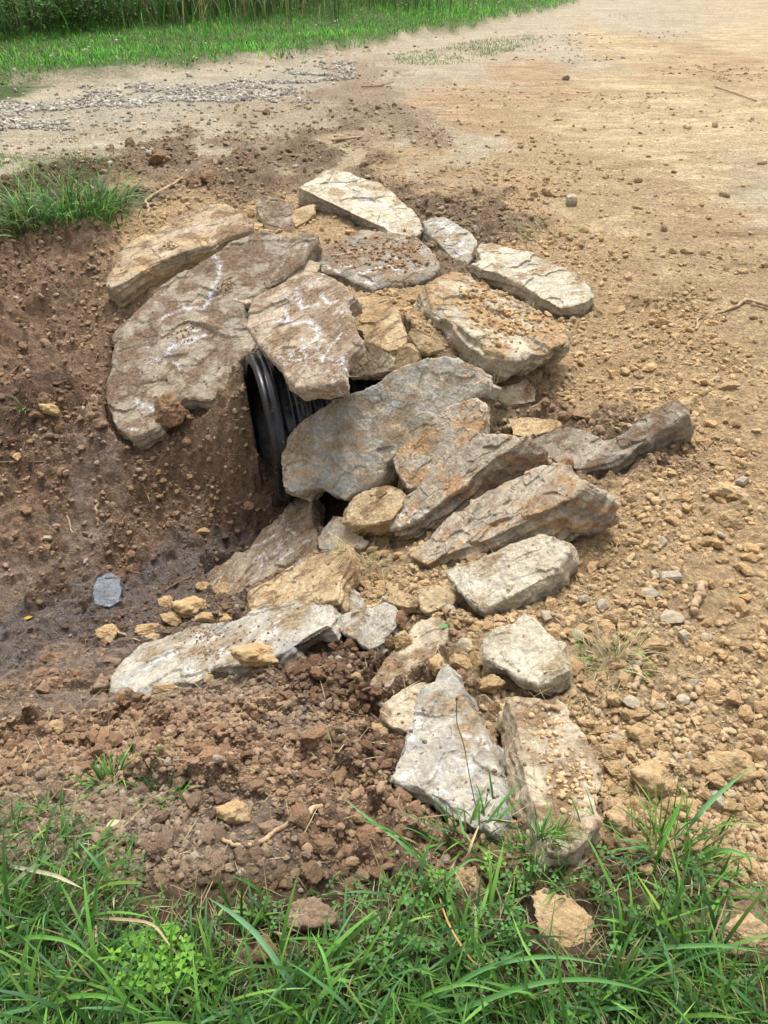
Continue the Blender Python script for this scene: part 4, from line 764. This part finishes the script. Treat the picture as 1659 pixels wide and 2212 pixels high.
# foreground turf
def fg_turf():
    parts = []; n = 44000; x = RS.uniform(-1.6, 1.7, n); y = RS.uniform(.3, 1.3, n); td = turf_d(x, y) + .05 * fbm(np.c_[x / .15, y / .15, x * 0], 3)
    cl = fbm(np.c_[x / .12, y / .12, x * 0], 3)
    left = sstep(-.1, -.75, x) * sstep(.62, .85, y)
    keep = (td > 0) & (RS.rand(n) < (.34 + .9 * cl + .6 * sstep(0, .3, td)) * (1 - .55 * left)); x, y, td = x[keep], y[keep], td[keep]
    fr = np.ones(len(x), bool)
    for bx, by, bw, bd in BL: fr &= (np.abs(x - bx) > bw * .95) | (y > by + bd) | (y < by - bd - .055)
    x, y, td = x[fr], y[fr], td[fr]; n = len(x)
    L = RS.uniform(.05, .125, n) * (.55 + .6 * sstep(0, .25, td)); big = RS.rand(n) < .12; L = np.where(big, L * 1.8, L); wd = np.where(big, RS.uniform(.005, .009, n), RS.uniform(.0018, .0052, n))
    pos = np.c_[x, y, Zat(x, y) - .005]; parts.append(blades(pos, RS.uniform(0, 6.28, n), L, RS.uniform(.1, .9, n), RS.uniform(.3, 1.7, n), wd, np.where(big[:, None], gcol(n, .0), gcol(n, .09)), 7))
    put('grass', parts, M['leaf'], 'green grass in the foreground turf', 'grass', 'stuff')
    # thatch of dead grass under it
    n = 9000; x = RS.uniform(-1.6, 1.7, n); y = RS.uniform(.3, 1.3, n); td = turf_d(x, y); k = (td > -.02); x, y = x[k], y[k]; n = len(x)
    c = DRY[RS.randint(0, 3, n)] * RS.uniform(.25, .75, (n, 1)); put('thatch', [blades(np.c_[x, y, Zat(x, y) + .004], RS.uniform(0, 6.28, n), RS.uniform(.03, .09, n), RS.uniform(1.1, 1.5, n), RS.uniform(-.1, .3, n), RS.uniform(.001, .0025, n), c, 3)], M['straw'], 'dead grass thatch under the foreground turf', 'grass', 'stuff')
fg_turf()
def leaflets(cent, rad, az, tilt, col, nl=3, heart=True):
    """nl rounded leaflets round each centre"""
    n = len(cent); out = []
    ring = np.array([(0, 0), (.35, .22), (.75, .42), (1.0, .30), (.92 if heart else 1.12, 0), (1.0, -.30), (.75, -.42), (.35, -.22)]); f = np.array([[0, 1, 2, 3], [0, 3, 4, 5], [0, 5, 6, 7]])
    for k in range(nl):
        a = az + k * 2 * np.pi / nl; ca, sa = np.cos(a), np.sin(a); lx = ring[:, 0][None] * rad[:, None]; ly = ring[:, 1][None] * rad[:, None]
        z = np.abs(ly) * .35 + lx * np.sin(tilt)[:, None]
        P = np.stack([lx * ca[:, None] - ly * sa[:, None], lx * sa[:, None] + ly * ca[:, None], z], -1) + cent[:, None]
        fa = (f[None] + (np.arange(n) * 8)[:, None, None]).reshape(-1, 4); cc = np.repeat(col[:, None], 8, 1); cc = cc * np.array([.8, .95, 1, 1, 1, 1, 1, .95])[None, :, None]
        out.append((P.reshape(-1, 3), fa, cc.reshape(-1, 3)))
    return out
def clover_patch(n, fx, fy, name, label, c, r=(.006, .012), h=(.015, .06), spread=None):
    x, y = fx(n), fy(n); k = turf_d(x, y) > -.01
    for bx, by, bw, bd in BL: k &= (np.abs(x - bx) > bw) | (y > by + bd) | (y < by - bd - .04)
    x, y = x[k], y[k]; n = len(x); z = Zat(x, y); hh = RS.uniform(*h, n); cen = np.c_[x + RS.normal(0, .006, n), y + RS.normal(0, .006, n), z + hh]
    col = np.array(lin(c))[None] * RS.uniform(.65, 1.3, (n, 1)) * .8
    parts = leaflets(cen, RS.uniform(*r, n), RS.uniform(0, 6.28, n), RS.uniform(-.5, .3, n), col)
    st = blades(np.c_[x, y, z], np.arctan2(cen[:, 1] - y, cen[:, 0] - x), hh * 1.02, np.full(n, .08), np.full(n, .05), np.full(n, .0012), col * .9, 2); parts.append(st)
    return put(name, parts, M['leaf'], label, 'clover', 'stuff')
U = RS.uniform
def clus(cx, cy, sx, sy): return (lambda n: RS.normal(cx, sx, n)), (lambda n: RS.normal(cy, sy, n))
clover_patch(800, lambda n: U(-.1, 1.3, n), lambda n: U(.4, 1.1, n), 'clover', 'dark green clover growing among the foreground grass', (78, 122, 56), (.007, .013), (.01, .07))
p = hit0(365, 2120); f = clus(p[0], p[1], .042, .03); clover_patch(110, f[0], f[1], 'clover', 'bright yellow-green clover patch in the foreground grass', (112, 166, 48), (.008, .016), (.03, .085))
p = hit0(990, 1890); f = clus(p[0], p[1], .05, .03); clover_patch(70, f[0], f[1], 'clover', 'small bright clover below the triangular stone', (116, 176, 50))
p = hit0(1000, 2100); f = clus(p[0], p[1], .16, .1); clover_patch(260, f[0], f[1], 'clover', 'mid green clover at the bottom centre of the turf', (86, 136, 60), (.007, .013), (.02, .07))
clover_patch(1100, lambda n: U(-1.1, -.1, n), lambda n: U(.45, 1.1, n), 'clover', 'dull clover and weeds on the left part of the turf', (90, 120, 66), (.006, .012), (.008, .04))
# long arching blades, each one its own thing
def long_blade(crop, pts, wpx, label, c=(104, 150, 80), h=None, name='long_grass', cat='grass blade', mat='leaf', hs=None):
    """ribbon through points given in the photo, rooted at pts[0]; hs = height above soil along it"""
    q = [D(crop, p) for p in pts]; m = len(q); out = []
    hs = hs or [0] + [.05 + .06 * math.sin(math.pi * i / (m - .5)) for i in range(1, m)]
    for (u, v), hh in zip(q, hs):
        d = ray(u, v); t = np.linspace(.6, 8, 1500); P = ORG + t[:, None] * d; gsel = P[:, 2] - Zat(P[:, 0], P[:, 1]) - hh; i = int(np.argmax(gsel < 0)); out.append(P[i])
    out = np.array(out); tt = np.linspace(0, m - 1, 16); S3 = np.stack([np.interp(tt, range(m), out[:, k]) for k in range(3)], 1)
    for _ in range(3): S3[1:-1] = (S3[:-2] + 2 * S3[1:-1] + S3[2:]) / 4
    dist = np.linalg.norm(S3 - ORG, axis=1); tn = np.gradient(S3, axis=0); tn /= np.linalg.norm(tn, axis=1)[:, None]; up = np.array([0.15, -.35, .92]); sv = np.cross(tn, up); sv /= np.linalg.norm(sv, axis=1)[:, None]
    wv = .78 * wpx / F * dist * np.interp(np.linspace(0, 1, 16), [0, .25, .7, 1], [.7, 1, .8, .04]) / 2
    V = np.stack([S3 - sv * wv[:, None], S3 - np.array([0, 0, 1]) * wv[:, None] * .5, S3 + sv * wv[:, None]], 1).reshape(-1, 3)
    Fa = np.array([[3 * i + j, 3 * i + j + 1, 3 * i + j + 4, 3 * i + j + 3] for i in range(15) for j in (0, 1)])
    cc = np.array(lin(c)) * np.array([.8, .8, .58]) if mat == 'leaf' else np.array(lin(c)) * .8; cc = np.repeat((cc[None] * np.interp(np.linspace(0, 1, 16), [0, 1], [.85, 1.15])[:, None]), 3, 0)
    put(name, [(V, Fa, cc)], M[mat], label, cat, group='long blades in the foreground')
LB = long_blade
LB('d',[(1480,1810),(1500,1770),(1545,1720),(1625,1655)],13,'wide blue-green blade arching right over the gravelly dirt at lower right',(110,158,120))
LB('d',[(1410,1890),(1425,1840),(1450,1780),(1478,1720)],12,'upright bright green blade at lower right beside the wide arching one',(80,140,50))
LB('d',[(1480,1870),(1560,1830),(1620,1850),(1625,1890)],9,'blade curling over at the lower right border',(110,160,100))
LB('d',[(1485,2070),(1430,1970),(1370,1880)],9,'straight yellow-green blade leaning left in the right foreground',(130,170,70))
LB('d',[(660,2180),(620,2110),(560,2020),(500,1970),(450,1940)],15,'broad blue-green blade sweeping up to the left in the foreground',(112,156,130))
LB('d',[(950,1900),(880,1830),(800,1770),(735,1720)],8,'blade reaching left across the brown soil from the front stones',(110,160,110))
LB('d',[(940,1880),(860,1800),(800,1775),(760,1765)],6,'dark green blade beside the one reaching across the soil',(90,140,60))
LB('d',[(880,2212),(960,2140),(1060,2080),(1200,2060),(1330,2090)],11,'broad blade arching right along the bottom foreground',(100,156,100))
LB('d',[(1330,2060),(1450,2045),(1560,2040),(1659,2060)],10,'long blade lying flat towards the right border',(104,154,100))
LB('d',[(880,2212),(1000,2180),(1150,2120),(1300,2110),(1450,2160)],12,'widest blade curving across the bottom right foreground',(96,150,92))
LB('d',[(860,2212),(910,2150),(1010,2120),(1100,2150)],9,'arching blade at the bottom centre of the turf',(116,168,90))
LB('d',[(0,2060),(60,2020),(150,2030),(230,2100)],10,'arching blade at the bottom left of the turf',(110,164,80))
LB('d',[(60,2212),(140,2150),(240,2150),(330,2200)],11,'low arching blade at the very bottom left',(106,160,76))
LB('d',[(120,1840),(60,1880),(0,1930)],12,'grey-green blade lying over the turf at the left border',(120,140,110))
LB('d',[(700,2212),(720,2150),(700,2060),(670,2010)],9,'upright bent blade left of centre in the foreground grass',(110,170,84))
LB('d',[(1040,1860),(1000,1800),(985,1730)],8,'short broad blade rising in front of the triangular stone',(96,150,90))
LB('d',[(1240,2212),(1180,2120),(1130,2040),(1100,1960)],7,'thin blade leaning left over the long clay lump',(120,172,90))
LB('d',[(900,1980),(960,1900),(1020,1850),(1060,1870)],7,'blade bowing in front of the two front stones',(106,156,96))
LB('d',[(180,1980),(330,1990),(380,2060)],7,'dry tan blade bent over the left turf',(186,168,128),mat='straw')
LB('d',[(20,1870),(120,1890),(180,1920)],9,'pale dry flattened blade at the left edge of the turf',(190,182,150),mat='straw')
LB('d',[(950,1940),(965,1990),(1000,2050),(1030,2090),(1070,2075)],5,'wiry tan dead stem lying on the foreground grass',(190,150,100),mat='straw',name='wiry_weed',cat='dead stem',hs=[.04,.06,.07,.07,.06])
LB('d',[(1000,1900),(1015,1830),(1040,1770)],7,'dry twisted tan leaf in front of the triangular stone',(196,172,128),mat='straw',name='dry_grass',cat='dead leaf')

# tufts of grass as things of their own
def tuft(u, v, n, L, wd, sp, label, dry=.1, lean=(.1, 1.), curl=(.5, 1.8), name='grass_tuft', k=.8, seg=6, group='tufts of grass around the pile'):
    p = hit(u, v); x = RS.normal(p[0], sp, n); y = RS.normal(p[1], sp * .6, n); z = np.array([drop(a, b)[0] for a, b in zip(x, y)])
    az = np.arctan2(y - p[1], x - p[0]) + RS.normal(0, .8, n)
    put(name, [blades(np.c_[x, y, z - .004], az, RS.uniform(L * .4, L, n), RS.uniform(*lean, n), RS.uniform(*curl, n), RS.uniform(wd * .5, wd, n), gcol(n, dry, k), seg)], M['leaf'] if dry < .5 else M['straw'], label, 'grass', group=group)
tuft(155, 470, 300, .42, .010, .17, 'large green grass tuft hanging over the bank at the left border', .08, (.1, .8), (.6, 1.9))
tuft(235, 450, 90, .36, .012, .08, 'drooping grey-green blades at the right side of the large grass tuft', .1, (.4, 1.1), (.6, 1.6))
tuft(60, 480, 160, .32, .011, .12, 'grass tuft at the left border beside the large one', .1)
tuft(1310, 1440, 170, .13, .003, .045, 'dead grass clump with a few green blades on the right dirt slope', .72, (.4, 1.3), (.8, 2.2))
tuft(1250, 1480, 150, .1, .0022, .04, 'matted grey roots and dead grass left of the clump on the right slope', 1., (1., 1.5), (0, 1.5))
tuft(790, 1240, 110, .17, .0028, .05, 'bundle of dry grass caught between stones in the middle of the pile', .85, (.9, 1.5), (0, 1.2))
tuft(1065, 905, 240, .16, .002, .012, 'tangled brown root mat behind the golden sandstone strip', 1., (.8, 1.6), (0, 2.), k=.4)
tuft(1170, 510, 70, .22, .005, .06, 'flattened green weed on the dirt beyond the right-hand slab', .4, (.9, 1.5), (0, .6))
tuft(1420, 640, 80, .26, .003, .07, 'straggly dead root clump on the dirt right of the pile', 1., (.6, 1.5), (0, 1.2))
tuft(1640, 570, 70, .22, .003, .08, 'dry grass clump at the right border', .95, (.6, 1.5), (0, 1.))
tuft(190, 660, 50, .3, .003, .09, 'dangling roots on the upper left bank', 1., (.8, 1.5), (0, 1.5), k=.35)
tuft(245, 1690, 80, .09, .006, .035, 'green leafy sprigs growing on the brown soil at the left', .05)
tuft(345, 1720, 40, .08, .006, .03, 'little clump of sprouts right of the leafy sprigs', .05)
tuft(715, 1610, 9, .05, .004, .006, 'pale green sprout on the churned brown soil', 0.)
tuft(55, 890, 6, .16, .009, .01, 'single drooping green leaf blades on the left bank', 0., (.3, .8), (1., 2.))
tuft(1010, 1820, 60, .14, .007, .05, 'tuft of broad blades at the foot of the triangular stone', .1)
tuft(1440, 1850, 120, .16, .005, .06, 'tuft of green blades at the right end of the turf', .05)
tuft(1160, 1830, 160, .08, .004, .025, 'short grass between the two front stones', .1)
# short sparse turf beyond the ditch on the left and on the road
def sparse(poly, n, L, wd, name, label, k=.8, dry=.15, keepf=0.45):
    P = np.array([hit0(u, v)[:2] for u, v in poly]); x = U(P[:, 0].min(), P[:, 0].max(), n); y = U(P[:, 1].min(), P[:, 1].max(), n); nn = fbm(np.c_[x / .5, y / .6, x * 0], 4)
    ins = in_poly(x + nn * .35, y + nn * .35, P) & (RS.rand(n) < keepf + 1.1 * nn); x, y = x[ins], y[ins]; n = len(x)
    put(name, [blades(np.c_[x, y, Zat(x, y) - .004], U(0, 6.28, n), U(L * .4, L, n), U(.2, 1.1, n), U(.2, 1.3, n), U(wd * .5, wd, n), gcol(n, dry, k), 4)], M['leaf'], label, 'grass', 'stuff')
sparse([(-300,340),(0,335),(150,330),(280,345),(300,390),(250,440),(280,490),(150,510),(0,520),(-300,540)], 22000, .07, .005, 'grass', 'thin short turf along the ditch top at the left')
sparse([(850,118),(980,95),(1130,75),(1180,90),(1100,115),(980,140),(870,142)], 9000, .06, .008, 'grass', 'sparse green patch on the far track', .8, .2, .55)
sparse([(500,170),(900,95),(1250,25),(1659,0),(1659,30),(1300,60),(1000,110),(700,160)], 14000, .05, .006, 'grass', 'trampled thin grass along the road edge', .7, .5, .15)
sparse([(300,600),(400,320),(620,290),(500,330),(420,340)], 1500, .05, .005, 'grass', 'stray grass blades on the soil near the road', .7, .3, .3)
# far verge
def far_grass():
    n = 190000; x = U(-11, 10, n); y = 7 + 17 * RS.rand(n) ** 1.25; e = road_edge_y(x) + .25 * fbm(np.c_[x / .5, y * 0, x * 0], 3); m = (y > e) & (np.abs(x) < .62 * y + 1.5); x, y, e = x[m], y[m], e[m]; n = len(x)
    cl = fbm(np.c_[x / .9, y / .9, x * 0], 3); L = U(.04, .11, n) * (1 + .5 * cl); c = gcol(n, .05, .80) * (1 + .35 * cl[:, None]) * np.array([1.15, 1.6, .85])
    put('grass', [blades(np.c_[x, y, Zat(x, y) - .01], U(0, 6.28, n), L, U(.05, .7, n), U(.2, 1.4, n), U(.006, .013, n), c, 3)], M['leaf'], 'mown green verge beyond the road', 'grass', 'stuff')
far_grass()
# white clover heads on the verge
n = 70; x = U(-1.5, 4, n); y = U(12, 18, n); k = y > road_edge_y(x) + .5; x, y = x[k], y[k]; merge('clover_flowers', I1, np.c_[x, y, Zat(x, y) + .13], np.full(len(x), .016), np.full((len(x), 3), .7), M['crumb'], 'tiny white clover flowers dotting the verge', 'flower')
# weeds at the top left
def shrub(u, v, n, h, wdt, label, c, lf=(.02, .045)):
    p = hit0(u, v); root = bpy.data.objects.new('shrub', None); C.objects.link(root); root.location = p; tag(root, label, 'shrub', 'weedy shrubs behind the verge')
    ph = U(0, 6.28, n); rr = np.sqrt(RS.rand(n)) * wdt; hh = h * RS.rand(n) ** .7 * (1 - .45 * (rr / wdt) ** 2); lump_ = fbm(np.c_[rr * np.cos(ph) * 3, rr * np.sin(ph) * 3, hh * 4], 2); hh = hh * (1 + .5 * lump_)
    cen = np.c_[rr * np.cos(ph), rr * np.sin(ph), hh]; col = np.array(lin(c))[None] * U(.5, 1.35, (n, 1)) * .8
    V, Fa, Cc = cat_mesh(leaflets(cen, U(*lf, n), U(0, 6.28, n), U(-1., .6, n), col, 3, False)); link('foliage', mesh_np('foliage', V, Fa, M['leaf'], Cc), root)
    m = 60; a = U(0, 6.28, m); r2 = np.sqrt(RS.rand(m)) * wdt * .6; v_, f_, c_ = blades(np.c_[r2 * np.cos(a), r2 * np.sin(a), 0 * a - .02], a, U(h * .5, h * .95, m), U(.0, .3, m), U(0, .4, m), U(.008, .014, m), np.repeat(np.array([lin((96, 100, 60))]), m, 0) * .7, 4); link('stems', mesh_np('stems', v_, f_, M['leaf'], c_), root)
shrub(60, 62, 1500, 1.0, .9, 'leafy weed bush at the top left corner', (96, 140, 60))
shrub(180, 52, 1300, .9, .8, 'leafy weed bush second from the top left corner', (88, 130, 56))
shrub(-90, 70, 1300, 1.0, .9, 'leafy weed bush cut by the left border at the top', (80, 124, 54))
shrub(300, 36, 1000, .9, 1.0, 'dark weed bush above the far verge, third from the left', (70, 108, 50))
shrub(450, 22, 1000, 1.0, 1.2, 'dull weed bush at the top edge, fourth from the left', (78, 104, 54))
shrub(620, 14, 900, .9, 1.2, 'dull weed bush at the top edge, fifth from the left', (84, 108, 58))
def tall(u, v, n, L, label, dry):
    p = hit0(u, v); x = RS.normal(p[0], .9, n); y = RS.normal(p[1], .5, n); put('tall_grass', [blades(np.c_[x, y, Zat(x, y)], U(0, 6.28, n), U(L * .5, L, n), U(0, .5, n), U(.3, 1.5, n), U(.008, .016, n), gcol(n, dry, .75), 5)], M['leaf'], label, 'grass', group='tall rough grass behind the verge')
tall(330, 28, 900, .8, 'tall rough grass behind the left of the verge', .25); tall(520, 14, 900, .8, 'tall half-dry grass behind the middle of the verge', .45)
tall(150, 40, 700, .8, 'tall grass blades between the corner weed bushes', .1); tall(800, 4, 700, .7, 'tall rough grass at the top edge right of the bushes', .2)

# ------------------------------------------------------------------ roots, sticks and straws
def stick(crop, pts, r0, r1, label, mat='wood', name='root', lift=.9):
    q = [D(crop, p) for p in pts]; P = np.array([hit(*p) for p in q]); 
    m = len(P); tt = np.linspace(0, m - 1, max(12, m * 6)); S3 = np.stack([np.interp(tt, range(m), P[:, k]) for k in range(3)], 1)
    for _ in range(2): S3[1:-1] = (S3[:-2] + 2 * S3[1:-1] + S3[2:]) / 4
    n = len(S3); rad = .8 * np.linspace(r0, r1, n) * (1 + .08 * vnoise(np.c_[np.arange(n) * .7, np.full(n, u0 := random.random() * 99), np.zeros(n)]))
    S3[:, 2] += rad * lift * 2; S3 += np.c_[vnoise(np.c_[np.arange(n) * .5, np.full(n, 3.), np.full(n, u0)]), vnoise(np.c_[np.arange(n) * .8, np.full(n, 9.), np.full(n, u0)]), np.zeros(n)] * r0 * .6
    tn = np.gradient(S3, axis=0); tn /= np.linalg.norm(tn, axis=1)[:, None] + 1e-9; a = np.cross(tn, [0, 0.1, 1]); a /= np.linalg.norm(a, axis=1)[:, None] + 1e-9; b = np.cross(tn, a); A = 8
    an = np.arange(A) * 2 * math.pi / A; V = (S3[:, None] + rad[:, None, None] * (a[:, None] * np.cos(an)[None, :, None] + b[:, None] * np.sin(an)[None, :, None])).reshape(-1, 3)
    i0 = np.arange(n - 1)[:, None] * A; k = np.arange(A)[None]; Fq = np.stack([i0 + k, i0 + (k + 1) % A, i0 + A + (k + 1) % A, i0 + A + k], -1).reshape(-1, 4)
    V = np.vstack([V, S3[0], S3[-1]]); e0, e1 = len(V) - 2, len(V) - 1
    caps = np.array([[j, (j + 1) % A, e0, e0] for j in range(0)] or np.zeros((0, 4), int)); bmv = V.mean(0)
    me = bpy.data.meshes.new(name); fl = Fq.tolist() + [[(j + 1) % A, j, e0] for j in range(A)] + [[(n - 1) * A + j, (n - 1) * A + (j + 1) % A, e1] for j in range(A)]
    me.from_pydata((V - bmv).tolist(), [], fl); me.polygons.foreach_set('use_smooth', np.ones(len(me.polygons), bool)); me.materials.append(M[mat]); o = link(name, me, loc=bmv)
    tag(o, label, 'root' if name == 'root' else 'stick', group='roots and sticks lying about'); return o
stick('c1',[(745,742),(690,775),(640,800),(595,832),(612,862),(610,875),(582,888)],.016,.010,'pale crooked root lying on the soil above the ochre-crusted slab')
stick('d',[(1659,668),(1635,660),(1610,652),(1590,668),(1550,680),(1510,690),(1500,715)],.013,.006,'pale forked root on the dirt at the right border')
stick('b5',[(1310,500),(1250,535),(1130,600),(1080,640),(1020,670),(960,660),(900,625),(820,605)],.009,.005,'pale knobbly root crossing the brown soil near the turf')
stick('b5',[(505,620),(600,670),(700,730)],.003,.002,'thin pinkish twig on the brown soil at lower left','bark','twig')
stick('b4',[(1000,60),(1030,45),(1000,150),(970,250)],.016,.015,'short thick piece of weathered wood on the right dirt slope','wood','wood_chunk')
stick('b4',[(560,640),(570,720),(540,790)],.013,.010,'short wooden stub below the dead grass clump','wood','wood_chunk')
stick('c7',[(525,800),(530,860),(535,940)],.011,.008,'pale flat stick stuck in the muddy bank','wood','stick')
stick('c7',[(365,870),(385,930),(400,990)],.007,.005,'small pale stick left of the flat one in the muddy bank','wood','stick')
stick('c7',[(150,410),(140,490),(100,620)],.010,.007,'brown root hanging down the left bank','bark')
stick('c7',[(0,590),(100,580),(240,585)],.006,.004,'thin root running level along the left bank','bark')
stick('c7',[(170,10),(90,80),(0,160)],.009,.006,'root running out of the left border high on the bank','bark')
stick('c7',[(600,1490),(680,1530),(780,1560)],.008,.004,'pale stick beside the muddy ochre clod','wood','stick')
stick('c7',[(780,700),(800,760),(815,800)],.006,.004,'short stick in the crumbs of the bank','wood','stick')
stick('c7',[(900,1290),(960,1250),(1040,1210)],.009,.005,'dark wet stick at the upper end of the channel clods','bark','stick')
stick('c7',[(530,0),(480,150),(465,260),(380,370),(250,430)],.003,.002,'long hair-thin root dangling across the bank','bark')
stick('c5',[(820,920),(870,880),(915,850)],.004,.003,'thin root on the ochre-topped block','bark')
stick('c5',[(250,940),(290,900),(340,880)],.007,.004,'pale root curling out below the pipe','wood')
stick('b2',[(505,315),(560,350),(640,365),(730,345)],.003,.002,'thin tan root curving below the long striped slab','wood')
stick('b2',[(240,730),(340,725),(450,760),(600,815)],.002,.0015,'long pale stalk across the flat buried slab','wood','straw_stick')
stick('b2',[(1190,1010),(1275,1020)],.008,.006,'pale wood splinter on the pebble-strewn slab','wood','wood_scrap')
stick('b3',[(150,730),(190,780),(225,860),(230,915)],.006,.005,'pale bent stalk leaning at the left foot of the triangular stone','wood','straw_stick')
stick('b2',[(1240,440),(1240,540),(1290,600),(1400,620)],.003,.002,'thin curved root right of the pale wedge block','bark')
stick('c2',[(1440,360),(1520,385),(1610,415)],.013,.008,'white flattened stick on the far right of the drive','wood','stick')
stick('c1',[(1360,585),(1420,575),(1480,565)],.018,.008,'pale stick on the dirt beyond the pile','wood','stick')
stick('c2',[(0,360),(70,355),(130,335)],.012,.008,'pale brown stick on the dirt of the far road edge','wood','stick')
stick('c6',[(1290,700),(1350,640),(1430,570)],.004,.002,'thin dark twig right of the root-covered slab','bark','twig')
stick('c6',[(735,1240),(770,1190),(795,1165)],.004,.003,'thin twig below the striped slab','wood','twig')
stick('c5',[(950,870),(960,950),(900,1020),(880,1080)],.003,.002,'root strand hanging down the seam of the golden-edged slab','bark')
stick('c6',[(60,870),(120,860),(200,850),(240,825)],.004,.003,'pale curled root in the groove above the striped slab','wood')
def straws():
    n = 1500; x, y = sample(n, .85, 6); k = turf_d(x, y) < 0; x, y = x[k], y[k]; n = len(x); z = np.array([drop(a, b)[0] + .006 for a, b in zip(x, y)])
    c = DRY[RS.randint(0, 3, n)] * U(.5, .95, (n, 1)); put('straws', [blades(np.c_[x, y, z], U(0, 6.28, n), U(.02, .09, n), U(1.3, 1.55, n), U(-.15, .3, n), U(.001, .0024, n), c, 4)], M['straw'], 'bits of straw and rootlets scattered over the soil', 'straw', 'stuff')
straws()
# ribwort seed stalks in front of the triangular stone
def stalk(pts, hs, label):
    out = []
    for (u, v), hh in zip(pts, hs):
        d = ray(*D('b3', (u, v))); t = np.linspace(.6, 8, 1500); P = ORG + t[:, None] * d; i = int(np.argmax(P[:, 2] - Zat(P[:, 0], P[:, 1]) - hh < 0)); out.append(P[i])
    root = bpy.data.objects.new('ribwort_plant', None); C.objects.link(root); root.location = out[-1]; tag(root, label, 'seed stalk', 'seed stalks by the front stones')
    P = np.array(out) - out[-1]; m = len(P); tt = np.linspace(0, m - 1, 24); S3 = np.stack([np.interp(tt, range(m), P[:, k]) for k in range(3)], 1)
    for _ in range(2): S3[1:-1] = (S3[:-2] + 2 * S3[1:-1] + S3[2:]) / 4
    A = 5; an = np.arange(A) * 2 * math.pi / A; V = (S3[:, None] + .0011 * np.stack([np.cos(an), np.sin(an), 0 * an], -1)[None]).reshape(-1, 3); i0 = np.arange(23)[:, None] * A; k = np.arange(A)[None]
    Fq = np.stack([i0 + k, i0 + (k + 1) % A, i0 + A + (k + 1) % A, i0 + A + k], -1).reshape(-1, 4); link('stem', mesh_np('stem', V, Fq, M['leaf'], np.repeat([alb((90, 96, 50))], len(V), 0)), root)
    V = lump(I2[0], 5) * np.array([.0035, .0035, .006]) + S3[0]; link('seed_head', mesh_np('seed_head', V, I2[1], M['crumb'], np.repeat([alb((110, 92, 52))], len(V), 0)), root)
stalk([(552,350),(548,480),(590,590),(625,800),(670,1000),(690,1080)],[.36,.32,.27,.18,.06,0],'tall dark seed stalk rising in front of the triangular stone')
stalk([(724,845),(705,930),(690,1080)],[.14,.09,0],'short seed stalk beside the tall one in front of the triangular stone')
stalk([(1000,1110),(985,1160),(970,1230)],[.07,.04,0],'little seed stalk at the bottom of the pebble-strewn slab')
# the single fresh leaf
def leaf(crop, p, r, az, label, c):
    q = hit(*D(crop, p)) + np.array([0, 0, .012]); ring = [(-1, 0), (-.6, .38), (0, .55), (.6, .36), (1.1, 0), (.6, -.36), (0, -.55), (-.6, -.38)]
    V = np.array([(0, 0, .06)] + [(a, b, abs(b) * .4) for a, b in ring]) * r; ca, sa = math.cos(az), math.sin(az); V = np.c_[V[:, 0] * ca - V[:, 1] * sa, V[:, 0] * sa + V[:, 1] * ca, V[:, 2]]
    Fq = np.array([[0, i + 1, (i + 1) % 8 + 1] for i in range(8)]); o = link('fallen_leaf', mesh_np('fallen_leaf', V, Fq, M['leaf'], np.repeat([alb(c)], 9, 0)), loc=q); tag(o, label, 'leaf')
leaf('b2', (700, 608), .018, -.1, 'fresh green leaf on the flat buried slab', (112, 158, 100))
leaf('b4', (860, 240), .016, .8, 'yellowed fallen leaf beside the pale angular stone', (190, 130, 40))
leaf('c7', (155, 1440), .02, .5, 'small yellow leaf in the wet mud at the left', (200, 170, 60))
leaf('b5', (465, 575), .016, .5, 'crumpled pale dead leaf on the left turf edge', (214, 196, 164))
leaf('b5', (410, 1020), .022, 1.8, 'curled pale dead leaf in the left foreground grass', (206, 188, 150))
print('objects', len(bpy.data.objects))
